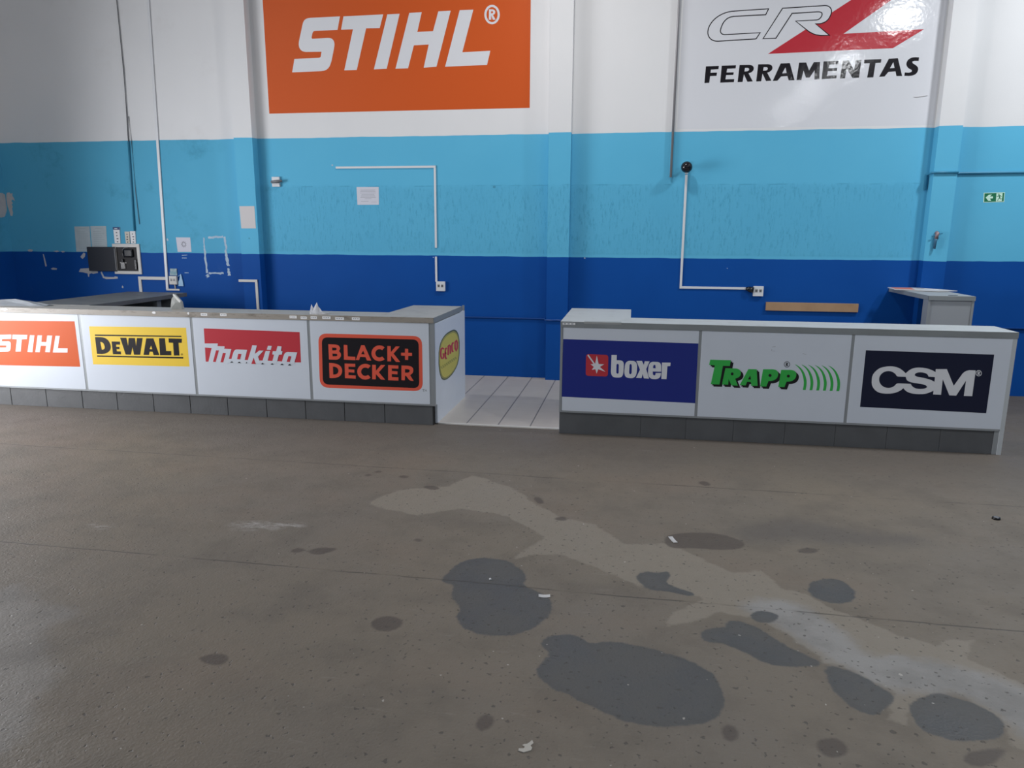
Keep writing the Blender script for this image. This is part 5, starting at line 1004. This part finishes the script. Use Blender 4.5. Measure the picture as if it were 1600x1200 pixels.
def side_counter():
    t = thing('side_counter', 'dark grey topped side counter running back to the wall behind the left counter', 'counter', (-6.24, 7.9, 0))
    MB().box(-6.66, -5.81, 7.075, 8.86, 1.012, 1.062, bev=0.003).build('worktop', top_dark, t)
    MB().box(-6.62, -5.86, 8.60, 8.68, 0.012, 1.011).build('end_leg', mat('grey_board', (0.16, 0.165, 0.165), 0.6, noise=(5, .5, (0.11, 0.115, 0.115))), t)
    MB().box(-5.90, -5.85, 8.28, 8.36, 0.012, 1.011).build('leg', MATS['grey_board'], t)
    MB().box(-6.62, -6.56, 7.2, 8.6, 0.012, 1.011).build('side_panel', MATS['grey_board'], t)
    MB().box(-6.0, -5.86, 7.1, 7.6, 0.012, 1.011).build('leg', MATS['grey_board'], t)
side_counter()

# ------------------------------------------------------------------ right counter
def right_counter():
    t = thing('service_counter', 'white service counter on the right with navy, green and black lettered front panels', 'counter', (1.27, DR + 0.3, 0))
    f = DR
    b = MB()
    xs = [-0.633, 0.124, 0.533, 0.954, 1.401, 1.83, 2.26, 2.694, 3.118]
    b.box(xs[0] + .002, xs[-1], f + 0.026, f + 0.09, 0, 0.215, 1)
    for x0, x1 in zip(xs, xs[1:]):
        b.box(x0 + 0.001, x1 - 0.001, f + 0.02, f + 0.032, 0.0, 0.212, 0, bev=0.0012)
    b.build('plinth', [plinth_m, joint_m], t)
    div = [-0.622, 0.617, 1.90, 3.168]
    signs = [('sign_navy', 'white panel with a navy blue sign'), ('sign_green', 'white panel with green lettering'), ('sign_dark', 'white panel with a near-black sign')]
    for (x0, x1), (sg, lb) in zip(zip(div, div[1:]), signs):
        p = part(MB().box(x0 + 0.012, x1 - 0.014, f + 0.0, f + 0.022, 0.226, 1.010, bev=0.002).build('front_panel', white_board, t), lb)
        art(sg, 'printed_sign', p, f + 0.0003)
        # small scuffs belong to the print film of each board
    for x in div[1:3]:
        MB().box(x - 0.0145, x + 0.0145, f + 0.002, f + 0.03, 0.214, 1.012).build('frame_post', alu, t)
    MB().box(-0.634, -0.612, f - 0.001, f + 0.03, 0.214, 1.012).build('frame_post', alu, t)
    MB().box(3.152, 3.186, f - 0.001, f + 0.03, 0.0, 1.012).build('end_post', mat('pale_aluminium', (0.50, 0.53, 0.55), 0.35, 0.5, 0.1), t)
    MB().box(3.118, 3.152, f + 0.01, f + 0.06, 0.0, 0.214).build('end_foot', alu, t)
    MB().box(-0.634, 3.152, f + 0.001, f + 0.03, 0.209, 0.227).build('bottom_rail', alu, t)
    b = MB()
    b.plate([(-0.634, f - 0.004), (3.187, f - 0.004), (3.187, 7.06), (-0.004, 7.06), (-0.004, 7.87), (-0.634, 7.87)], 'z', 1.012, 1.064, 0)
    b.box(-0.635, 3.188, f - 0.0065, f + 0.02, 1.0115, 1.062, 1)
    b.box(-0.0055, -0.002, 7.062, 7.872, 1.0115, 1.0625, 1)
    wt = b.build('worktop', [top_light, edge_grey], t)
    part(MB().box(-0.42, -0.085, f - 0.008, f + 0.07, 1.047, 1.0655).build('edge_patch', mat('grey_tape', (0.33, 0.34, 0.34), 0.55), wt), 'strip of duller grey tape over the edge')
    b = MB()
    b.box(-0.615, -0.50, f - 0.0078, f - 0.006, 1.034, 1.052)
    for k in range(3): b.box(-0.605 + k * .034, -0.585 + k * .034, f - 0.0084, f - 0.0075, 1.039, 1.048, 1)
    part(b.build('price_label', [paper, text_m], wt), 'small white sticker at the corner of the edge')
    MB().box(-0.634, -0.612, f + 0.03, 7.86, 0.0125, 1.011).build('end_panel', white_board, t)
    MB().box(3.160, 3.186, f + 0.03, 7.05, 0.0, 1.011).build('end_panel', white_board, t)
    MB().box(-0.61, -0.02, 7.83, 7.85, 0.0125, 1.011).build('back_panel', white_board, t)
    MB().box(0.0, 3.09, 7.01, 7.03, 0.0125, 1.011).build('inner_panel', white_board, t)
right_counter()

# ------------------------------------------------------------------ desk and board at the right
def side_desk():
    t = thing('side_desk', 'tall grey and white desk standing against the wall behind the right counter', 'desk', (3.2, 8.6, 0))
    y0 = 8.06
    gd = mat('dark_underside', (0.05, 0.055, 0.07), 0.6)
    b = MB()
    b.plate([(2.993, y0), (3.43, y0), (3.43, PY - 0.004), (3.281, PY - 0.004), (3.281, WY - 0.001), (2.993, WY - 0.001)], 'z', 1.205, 1.25, 0)
    b.box(2.990, 3.433, y0 - 0.003, y0 + 0.006, 1.2045, 1.2485, 1)
    b.box(2.990, 2.996, y0, WY - 0.001, 1.2045, 1.2485, 1)
    wt = b.build('worktop', [mat('light_grey_top', (0.36, 0.37, 0.37), 0.45), edge_grey], t)
    part(MB().plate([(3.20, 8.135), (3.29, 8.13), (3.30, 8.15), (3.25, 8.168), (3.21, 8.16)], 'z', 1.2505, 1.253).build('dark_mark', dark_pl, wt), 'small dark hole cover in the top')
    MB().box(3.012, 3.405, y0 + 0.012, y0 + 0.03, 0.012, 1.2).build('front_panel', mat('grey_white_board', (0.30, 0.315, 0.335), 0.45), t)
    for x in (2.993, 3.406):
        MB().box(x, x + 0.022, y0 + 0.004, y0 + 0.05, 0.0, 1.205).build('frame_post', alu, t)
    MB().box(2.998, 3.014, y0 + 0.05, y0 + 0.15, 0.0, 1.205).build('side_strip', alu, t)
    MB().box(3.40, 3.428, y0 + 0.05, WY - 0.14, 0.0, 1.205).build('side_panel', mat('grey_white_board', (0.30, 0.315, 0.335), 0.45), t)
side_desk()

def display_board():
    t = thing('display_board', 'white and orange printed board lying on the tall grey desk', 'board', (3.2, 8.9, 1.2505))
    b = MB().plate([(2.90, 8.80), (3.30, 8.62), (3.52, 8.72), (3.40, 8.95), (3.27, 9.11), (2.93, 9.12)], 'z', 1.2545, 1.262)
    b.build('backing', mat('board_white', (0.58, 0.58, 0.58), 0.5), t)
    b = MB()
    b.plate([(2.925, 8.83), (3.10, 8.76), (3.17, 9.09), (2.95, 9.10)], 'z', 1.2622, 1.2627, 0)
    b.plate([(3.20, 9.03), (3.27, 9.0), (3.30, 9.03), (3.24, 9.06)], 'z', 1.2622, 1.2627, 1)
    b.plate([(3.22, 8.90), (3.36, 8.80), (3.38, 8.84), (3.26, 8.93)], 'z', 1.2622, 1.2627, 2)
    b.build('printed_face', [mat('salmon_print', (0.62, 0.20, 0.13), 0.5), text_dark, paper], t)
display_board()

# ------------------------------------------------------------------ conduits, cables, pipes on the wall
def trunk(segs, w, d=0.014, y=WY):
    """square trunking: list of (x0, z0, x1, z1) straight runs"""
    b = MB()
    for x0, z0, x1, z1 in segs:
        if abs(x1 - x0) > abs(z1 - z0): b.box(min(x0, x1) - (w / 2), max(x0, x1) + (w / 2), y - d, y - 0.0003, z0 - w / 2, z0 + w / 2, bev=0.0015)
        else: b.box(x0 - w / 2, x0 + w / 2, y - d - 0.0004, y - 0.0003, min(z0, z1), max(z0, z1), bev=0.0015)
    return b
tag(trunk([(-3.81, 2.670, -2.51, 2.670), (-2.510, 2.682, -2.510, 1.665)], 0.026).build('wall_conduit', white_pl), 'white cable trunking bent at a right angle around the landscape notice', 'conduit')
tag(trunk([(-2.512, 1.555, -2.512, 1.232)], 0.026).build('wall_conduit', white_pl), 'short white trunking ending at the socket above the left counter', 'conduit')
tag(trunk([(0.588, 2.55, 0.588, 1.198), (0.588, 1.212, 1.37, 1.212)], 0.028).build('wall_conduit', white_pl), 'white L-shaped trunking below the black ball', 'conduit')
tag(MB().plate([(-6.372, 1.07), (-6.338, 1.07), (-6.248, 4.8), (-6.19, 7.19), (-6.224, 7.19), (-6.282, 4.8)], 'y', WY - 0.016, WY - 0.0003).build('wall_conduit', white_pl), 'tall white trunking rising up the left bay to the roof', 'conduit')
tag(trunk([(-6.765, 1.218, -6.36, 1.218), (-6.765, 1.21, -6.765, 0.9)], 0.042).build('wall_conduit', cream_pl), 'short bent white trunking below the open electrical box', 'conduit')
tag(trunk([(-6.36, 1.066, -6.185, 1.066)], 0.024).build('wall_conduit', cream_pl), 'tiny horizontal trunking under the wall socket at the far left', 'conduit')
t = thing('wall_conduit', 'white trunking bent over the left pilaster above the counter', 'conduit', (-5.03, PY, 0.9))
trunk([(-5.19, 1.214, -4.955, 1.214)], 0.034, y=PY).build('upper_run', cream_pl, t)
trunk([(-4.955, 1.23, -4.955, 0.72)], 0.034, y=PY).build('lower_run', cream_pl, t)
tag(MB().tube([(0.405, WY - 0.03, 7.19), (0.405, WY - 0.03, 2.52)], 0.015, 12).build('wall_pipe', steel), 'thin grey pipe hanging from above and ending beside the black ball', 'pipe')
tag(MB().tube([(-6.72, WY - 0.012, 7.19), (-6.705, WY - 0.012, 3.9), (-6.72, WY - 0.012, 3.4), (-6.735, WY - 0.012, 3.03)], 0.006, 8).tube([(-6.735, WY - 0.012, 3.03), (-6.755, WY - 0.012, 2.46), (-6.772, WY - 0.012, 1.86)], 0.012, 8, 1).build('wall_cable', [mat('dark_cable', (0.12, 0.12, 0.13), 0.5), mat('teal_painted_pipe', (0.03, 0.22, 0.36), 0.45)]), 'dark cable dropping to the open electrical box', 'cable')
tag(MB().tube([(-6.70, WY - 0.008, 3.35), (-6.693, WY - 0.008, 3.03), (-6.703, WY - 0.008, 2.38), (-6.69, WY - 0.008, 1.95)], 0.0035, 6).build('wall_cable', MATS['dark_cable']), 'very thin loose wire hanging right of the dark cable', 'cable')
px0, px1 = -1.085, -0.765
yw, yp = WY - 0.014, PY - 0.014
tag(MB().tube([(-4.86, yw, 0.785), (px0, yw, 0.785), (px0 + 0.012, yp, 0.785), (px1 - 0.012, yp, 0.785), (px1, yw, 0.785), (3.26, yw, 0.80), (3.27, yp, 0.80), (3.545, yp, 0.80), (3.555, yw, 0.80), (8.0, yw, 0.81)], 0.012, 10).build('wall_pipe', blue_paint), 'blue painted pipe running low along the dark blue wall', 'pipe')
tag(MB().tube([(3.255, yw, 2.36), (3.255, yw, 2.53), (3.268, yp + .02, 2.543), (3.29, yp, 2.545), (3.53, yp, 2.545), (3.545, yw, 2.535), (3.60, yw, 2.545), (8.0, yw, 2.57)], 0.013, 10).build('wall_pipe', cyan_paint), 'cyan painted pipe running right across the right-hand pilaster', 'pipe')

# ------------------------------------------------------------------ sockets
def socket(x, z, w, h, label, aged=False, extra=None):
    t = thing('wall_socket', label, 'socket', (x, WY, z), 'wall sockets')
    pl = cream_pl if aged else white_pl
    MB().box(x - w / 2, x + w / 2, WY - 0.035, WY - 0.0003, z - h / 2, z + h / 2, bev=0.004).build('box', pl, t)
    for k in (-1, 1):
        cx = x + k * w * .2
        b = MB().box(cx - w * .13, cx + w * .13, WY - 0.037, WY - 0.0352, z - h * .10, z + h * .20, bev=0.0008)
        for q in (-1, 0, 1):
            b.box(cx + q * w * .07 - .003, cx + q * w * .07 + .003, WY - 0.0378, WY - 0.0365, z + .0 - (.006 if q == 0 else 0), z + .012, 1)
        b.build('outlet', [mat('grey_outlet', (0.30, 0.30, 0.30), 0.5), black_pl], t)
    return t
socket(-2.452, 1.176, 0.118, 0.125, 'white double wall socket above the end of the left counter')
socket(1.507, 1.182, 0.118, 0.12, 'white double wall socket with a black plug, above the right counter')
socket(-6.247, 1.196, 0.112, 0.115, 'grimy wall socket with a blue plastic tag beside it', True)
tag(MB().tube([(1.36, WY - 0.02, 1.211), (1.385, WY - 0.022, 1.209), (1.40, WY - 0.024, 1.203), (1.447, WY - 0.024, 1.195)], [0.018, 0.026, 0.033, 0.036], 16).build('plug_adapter', black_pl), 'black plug adapter between trunking and the right-hand socket', 'plug')
tag(MB().box(-6.29, -6.19, WY - 0.012, WY - 0.0003, 1.262, 1.355, bev=0.003).box(-6.30, -6.27, WY - 0.010, WY - 0.0003, 1.262, 1.31).build('junction_cover', mat('chipped_teal_plate', (0.16, 0.33, 0.40), 0.6, noise=(25, .9, (0.42, 0.47, 0.48)))), 'chipped teal cover plate above the grimy socket', 'cover plate')
tag(MB().plate([(-6.182, 1.117), (-6.176, 1.18), (-6.158, 1.205), (-6.137, 1.283), (-6.127, 1.278), (-6.118, 1.215), (-6.110, 1.18), (-6.106, 1.117)], 'y', WY - 0.016, WY - 0.006).tube([(-6.175, WY - .012, 1.25), (-6.15, WY - .012, 1.262), (-6.135, WY - .011, 1.275)], .005, 6).build('plastic_tag', bluish_film), 'pale blue plastic tag hanging beside the grimy socket', 'tag')
tag(MB().tube([(-6.235, WY - 0.008, 1.139), (-6.235, WY - 0.008, 1.079)], 0.009, 8).build('short_cable', cream_pl), 'short white cable stub under the grimy socket', 'cable')

# ------------------------------------------------------------------ black ball and other wall fittings
t = thing('ball_fitting', 'black ball-shaped wall fitting on top of the white trunking', 'wall fitting', (0.58, WY, 2.62))
MB().ball((0.578, WY - 0.135, 2.626), 0.066).build('ball', mat('glossy_black', (0.008, 0.008, 0.012), 0.12), t)
MB().tube([(0.588, WY - 0.001, 2.640), (0.586, WY - 0.09, 2.632)], 0.016, 10).build('stem', dark_pl, t)
MB().box(0.57, 0.605, WY - 0.03, WY - 0.0003, 2.56, 2.70, bev=0.003).build('bracket', white_pl, t)
t = thing('lamp_holder', 'small white fitting with a dark band beside the left pilaster', 'wall fitting', (-4.65, WY, 2.5))
MB().box(-4.705, -4.60, WY - 0.03, WY - 0.0003, 2.435, 2.56, bev=0.005).build('base', white_pl, t)
MB().tube([(-4.70, WY - 0.055, 2.493), (-4.62, WY - 0.055, 2.498), (-4.555, WY - 0.045, 2.507)], [0.018, 0.021, 0.015], 10).build('clamp', grey_pl, t)
t = thing('water_tap', 'rusty tap with a hanging stub pipe on the right-hand pilaster', 'tap', (3.39, PY, 1.83))
MB().tube([(3.39, PY, 1.885), (3.385, PY - 0.03, 1.88), (3.38, PY - 0.032, 1.815)], [0.020, 0.024, 0.019], 12).build('body', copper, t)
MB().tube([(3.33, PY - 0.03, 1.845), (3.385, PY - 0.034, 1.868), (3.44, PY - 0.03, 1.878)], 0.006, 8).build('handle', cyan_paint, t)
MB().tube([(3.378, PY - 0.03, 1.816), (3.377, PY - 0.03, 1.79), (3.372, PY - 0.03, 1.705)], [0.021, 0.016, 0.014], 12).build('spout', mat('blue_grey_pipe', (0.04, 0.14, 0.24), 0.5), t)

# ------------------------------------------------------------------ papers on the wall
def sheet(name, pts, m, label, y=WY, cat='notice', lines=None, marks=None, tm=text_m):
    b = MB().plate(pts, 'y', y - 0.0022, y - 0.0004, 0)
    for x0, x1, z0, z1 in (lines or []): b.box(x0, x1, y - 0.0027, y - 0.0022, z0, z1, 1)
    for P in (marks or []): b.plate(P, 'y', y - 0.0029, y - 0.0022, 2)
    return tag(b.build(name, [m, tm, text_dark]), label, cat)
ln = []
for i in range(7):
    w = random.uniform(.16, .21) if i < 6 else .09
    ln.append((-3.405 - w / 2, -3.405 + w / 2, 2.385 - i * .018, 2.392 - i * .018))
ln += [(-3.50, -3.40, 2.245, 2.250), (-3.36, -3.29, 2.238, 2.242)]
sheet('paper_notice', [(-3.556, 2.429), (-3.258, 2.428), (-3.262, 2.205), (-3.552, 2.204)], mat('bluish_white_paper', (0.60, 0.61, 0.68), 0.7), 'landscape paper notice with fine print in the middle bay', lines=ln, tm=mat('pale_text', (0.40, 0.41, 0.47), 0.75))
k = PY / WY
sheet('paper_notice', [(-5.202 * k, 2.184), (-4.988 * k, 2.185), (-4.986 * k, 1.900), (-5.195 * k, 1.899)], paper_warm, 'blank warm white A4 sheet on the left pilaster', y=PY)
em = []
for a in range(10):
    u = a / 10 * 2 * math.pi
    em.append([(-6.055 + .020 * math.cos(u), 1.685 + .020 * math.sin(u)), (-6.055 + .044 * math.cos(u + .2), 1.685 + .048 * math.sin(u + .2)), (-6.055 + .024 * math.cos(u + .5), 1.685 + .024 * math.sin(u + .5))])
sheet('paper_notice', [(-6.166, 1.777), (-5.953, 1.776), (-5.951, 1.583), (-6.156, 1.581)], mat('lilac_white_paper', (0.60, 0.60, 0.68), 0.7), 'white paper sheet with a dark round emblem left of the glue frame', lines=[], marks=em)
def cert(x0, x1, z0, z1, label, code):
    l_ = [(x0 + .07, x1 - .07, z1 - .032, z1 - .026)] + [(x0 + .03, x1 - .03 - random.uniform(0, .06), z1 - .075 - i * .028, z1 - .070 - i * .028) for i in range(9)]
    sheet('certificate', [(x0, z1), (x1, z1 + .002), (x1 - .018, z0 + .003), (x0 - .012, z0)], paper_old, label, cat='certificate', lines=l_, tm=mat('faded_text', (0.33, 0.39, 0.42), 0.75))
cert(-7.700, -7.462, 1.570, 1.916, 'faded certificate sheet, left of the pair above the open box door', True)
cert(-7.450, -7.208, 1.570, 1.922, 'faded certificate sheet, right of the pair above the open box door', False)

# ------------------------------------------------------------------ electrical box
def electrical_box():
    t = thing('electrical_box', 'open electrical box with white frame and dark grey door on the left bay', 'electrical box', (-6.93, WY, 1.47))
    x0, x1, z0, z1 = -7.135, -6.722, 1.270, 1.684
    b = MB()
    b.box(x0, x1, WY - 0.018, WY - 0.0004, z1 - 0.045, z1, bev=0.003); b.box(x0, x1, WY - 0.018, WY - 0.0004, z0, z0 + 0.042, bev=0.003)
    b.box(x0, x0 + 0.05, WY - 0.018, WY - 0.0004, z0 + 0.04, z1 - 0.04); b.box(x1 - 0.042, x1, WY - 0.018, WY - 0.0004, z0 + 0.04, z1 - 0.04)
    b.build('frame', cream_pl, t)
    MB().box(x0 + 0.05, x1 - 0.042, WY - 0.006, WY - 0.0005, z0 + 0.042, z1 - 0.045).build('inner_plate', mat('charcoal_plate', (0.020, 0.018, 0.020), 0.5, 0.25), t)
    MB().box(-6.965, -6.825, WY - 0.03, WY - 0.006, 1.50, 1.615, bev=0.02).build('meter', black_pl, t)
    MB().tube([(-6.975, WY - .014, 1.50), (-6.99, WY - .014, 1.55), (-6.985, WY - .014, 1.60), (-6.955, WY - .014, 1.627), (-6.90, WY - .014, 1.63)], .006, 8).build('cable_loop', grey_pl, t)
    b = MB().box(-7.02, -6.965, WY - 0.03, WY - 0.006, 1.345, 1.43, 0, bev=0.003).box(-7.005, -6.98, WY - 0.032, WY - 0.006, 1.43, 1.475, 1)
    for i in range(3): b.box(-7.012, -6.973, WY - 0.0315, WY - 0.0295, 1.36 + i * .022, 1.366 + i * .022, 1)
    b.box(-7.035, -7.02, WY - .02, WY - .006, 1.42, 1.435, 0); b.box(-6.955, -6.94, WY - .02, WY - .006, 1.418, 1.434, 0)
    b.build('breaker', [mat('pale_grey_plastic', (0.42, 0.41, 0.40), 0.5), black_pl], t)
    b = MB().box(-6.815, -6.782, WY - 0.025, WY - 0.006, 1.335, 1.47, 0, bev=0.003)
    for i in range(3): b.box(-6.803, -6.796, WY - 0.0265, WY - 0.0245, 1.36 + i * .028, 1.372 + i * .028, 1)
    b.build('switch_strip', [black_pl, grey_pl], t)
    d = MB().box(-7.520, -7.092, WY - 0.034, WY - 0.020, 1.306, 1.640, bev=0.005).build('door', mat('slate_door', (0.020, 0.023, 0.032), 0.45, 0.2), t)
    MB().box(-7.098, -7.086, WY - 0.036, WY - 0.017, 1.32, 1.62).build('hinge', grey_pl, d)
electrical_box()
def strip(x0, x1, z0, z1, head, label, tint):
    b = MB().plate([(x0, z1), (x1, z1), (x1 - .008 + .016 * 0, z0), (x0 + .002, z0)], 'y', WY - 0.012, WY - 0.0004, 0)
    if head: b.box(x0 - .004, x1 + .002, WY - 0.0135, WY - 0.0115, z1 - .030, z1 + .004, 1); b.box(x0 + .02, x1 - .03, WY - 0.0142, WY - 0.0132, z1 - .020, z1 - .010, 0)
    n = 4
    for i in range(n):
        zc = z0 + (z1 - z0 - (.05 if head else .02)) * (i + .5) / n
        w = random.uniform(.014, .028)
        xc = (x0 + x1) / 2 + random.uniform(-.006, .006)
        b.box(xc - w / 2, xc + w / 2, WY - 0.0128, WY - 0.0118, zc - .006, zc + .007, 2)
    tag(b.build('label_strip', [tint, mat('navy_label', (0.006, 0.045, 0.17), 0.5), text_dark]), label, 'label')
strip(-7.094, -7.000, 1.690, 1.905, True, 'white label strip with a navy top above the electrical box', paper)
strip(-6.925, -6.855, 1.690, 1.850, False, 'short cream label strip above the electrical box', mat('cream_paper', (0.62, 0.58, 0.50), 0.7))
strip(-6.846, -6.765, 1.690, 1.855, False, 'short white label strip under the painted cable, above the electrical box', paper)

# ------------------------------------------------------------------ exit sign, wood
ex = tag(art('sign_exit', 'exit_sign', None, WY - 0.001), 'green exit sign with a left arrow and a running figure', 'sign')
tag(MB().box(1.609, 2.665, WY - 0.028, WY - 0.0005, 0.952, 1.053, bev=0.002).build('wooden_board', wood_m), 'raw wooden board fixed to the blue wall above the right counter', 'board')

# ------------------------------------------------------------------ loose things on the counters
def bag():
    t = thing('paper_bag', 'grey folded bag with a pointed peak standing behind the left counter edge', 'bag', (-4.66, 6.93, 1.06))
    out = [(-.058, 0), (-.050, .055), (-.041, .112), (-.022, .138), (-.008, .158), (.006, .142), (.030, .112), (.056, .078), (.054, .03), (.054, 0)]
    b = MB()
    A = [b.bm.verts.new((-4.66 + x, 6.90 + .012 * math.sin(9 * z + 30 * x), 1.0605 + z)) for x, z in out]
    B = [b.bm.verts.new((-4.66 + x * .96, 6.96 - .25 * z, 1.0605 + z * .985)) for x, z in out]
    m0 = b.bm.verts.new((-4.665, 6.893, 1.125))
    n = len(A)
    for i in range(n):
        j = (i + 1) % n
        b.bm.faces.new((A[i], A[j], m0)); b.bm.faces.new((A[j], A[i], B[i], B[j]))
    b.bm.faces.new(B[::-1])
    bmesh.ops.recalc_face_normals(b.bm, faces=b.bm.faces[:])
    b.build('body', cloth_m, t)
    part(MB().plate([(-4.670, 1.222), (-4.652, 1.214), (-4.590, 1.148), (-4.604, 1.130), (-4.640, 1.168), (-4.672, 1.206)], 'y', 6.878, 6.894).build('folded_flap', mat('pale_fold', (0.58, 0.58, 0.56), 0.6), t), 'paler folded edge')
bag()

def crumple(name, cx, cy, cz, pts, label, m, group=None):
    """creased sheet: a fan of ridges rising from a flat foot"""
    bm = bmesh.new()
    V = [[bm.verts.new((cx + x, cy + y, cz + z)) for x, y, z in row] for row in pts]
    for A, B in zip(V, V[1:]):
        for i in range(len(A) - 1): bm.faces.new((A[i], A[i + 1], B[i + 1], B[i]))
    r = bmesh.ops.solidify(bm, geom=bm.faces[:], thickness=0.002)
    bmesh.ops.recalc_face_normals(bm, faces=bm.faces[:])
    b = MB(); b.bm.free(); b.bm = bm
    o = b.build(name, m, None, (cx, cy, cz))
    return tag(o, label, 'paper')
crumple('crumpled_paper', -3.07, 6.80, 1.062, [
    [(-.062, .05, .0), (-.035, .05, .0), (-.01, .055, .0), (.03, .055, .0), (.07, .05, .0), (.12, .03, .002)],
    [(-.060, .02, .062), (-.035, .015, .05), (-.012, .02, .075), (.022, .02, .055), (.050, .02, .012), (.135, .01, .008)],
    [(-.052, -.005, .092), (-.030, -.01, .052), (.004, .0, .112), (.022, -.01, .070), (.046, -.005, .018), (.125, -.012, .006)],
    [(-.058, -.03, .03), (-.038, -.035, .02), (-.002, -.03, .045), (.020, -.035, .030), (.048, -.03, .012), (.110, -.03, .004)],
    [(-.056, -.05, .0), (-.034, -.055, .0), (.0, -.05, .0), (.025, -.052, .0), (.05, -.045, .0), (.10, -.038, .002)]],
    'white crumpled paper standing on the left counter top above the price labels', mat('bright_paper', (0.80, 0.81, 0.84), 0.7))
crumple('crumpled_film', -6.52, 6.93, 1.062, [
    [(-.5, .08, .0), (-.3, .09, .0), (-.1, .10, .0), (.05, .10, .0), (.20, .08, .0), (.36, .05, .0)],
    [(-.5, .03, .04), (-.3, .03, .05), (-.1, .04, .062), (.05, .04, .045), (.20, .03, .03), (.37, .02, .006)],
    [(-.5, -.02, .015), (-.3, -.02, .025), (-.1, -.01, .03), (.05, -.01, .05), (.20, .0, .022), (.36, -.01, .012)],
    [(-.5, -.06, .03), (-.3, -.06, .035), (-.1, -.05, .018), (.05, -.05, .02), (.20, -.05, .028), (.35, -.04, .004)],
    [(-.5, -.10, .0), (-.3, -.11, .0), (-.1, -.10, .0), (.05, -.11, .0), (.20, -.09, .0), (.34, -.07, .0)]],
    'crumpled white plastic film lying at the far left end of the left counter', mat('white_film', (0.55, 0.58, 0.62), 0.3))

# ------------------------------------------------------------------ litter on the floor
def litter_strip(name, cx, cy, l, w, ang, label):
    bm = bmesh.new(); n = 6
    ca, sa = math.cos(ang), math.sin(ang)
    rows = []
    for i in range(n + 1):
        u = (i / n - .5) * l; z = 0.0015 + .003 * (2 * i / n - 1) ** 2
        rows.append([bm.verts.new((cx + u * ca - v * sa, cy + u * sa + v * ca, z)) for v in (-w / 2, w / 2)])
    for A, B in zip(rows, rows[1:]): bm.faces.new((A[0], B[0], B[1], A[1]))
    bmesh.ops.solidify(bm, geom=bm.faces[:], thickness=0.001)
    b = MB(); b.bm.free(); b.bm = bm
    return tag(b.build(name, paper, None, (cx, cy, 0)), label, 'litter')
litter_strip('paper_slip', 0.306, 4.312, 0.090, 0.028, -1.25, 'white paper slip lying on the brown stain in front of the right counter')
litter_strip('paper_slip', -0.39, 3.468, 0.060, 0.030, 0.12, 'white paper slip lying at the edge of the wet stain in the middle')
t = thing('bottle_cap', 'small dark bottle cap on the bare floor at the far right', 'litter', (2.45, 5.039, 0))
MB().tube([(2.45, 5.039, 0.0), (2.45, 5.039, 0.012), (2.45, 5.039, 0.014)], [0.026, 0.024, 0.020], 16).build('rim', black_pl, t)
MB().tube([(2.45, 5.039, 0.0142), (2.45, 5.039, 0.0146)], [0.017, 0.016], 14).build('liner', grey_pl, t)
tag(MB().plate([(-.345, 2.30), (-.325, 2.295), (-.30, 2.31), (-.298, 2.325), (-.305, 2.335), (-.296, 2.35), (-.303, 2.365), (-.312, 2.35), (-.318, 2.342), (-.33, 2.338), (-.335, 2.332), (-.324, 2.325), (-.328, 2.315), (-.345, 2.312)], 'z', 0.0003, 0.0035).build('paper_scrap', mat('dusty_paper', (0.42, 0.40, 0.36), 0.8)), 'torn pale scrap on the floor nearest the camera', 'litter')
tag(MB().ball((-0.702, 3.60, 0.005), 0.006, sy=1.2).build('pebble', white_pl), 'tiny white pebble on the wet stain in the middle', 'litter')
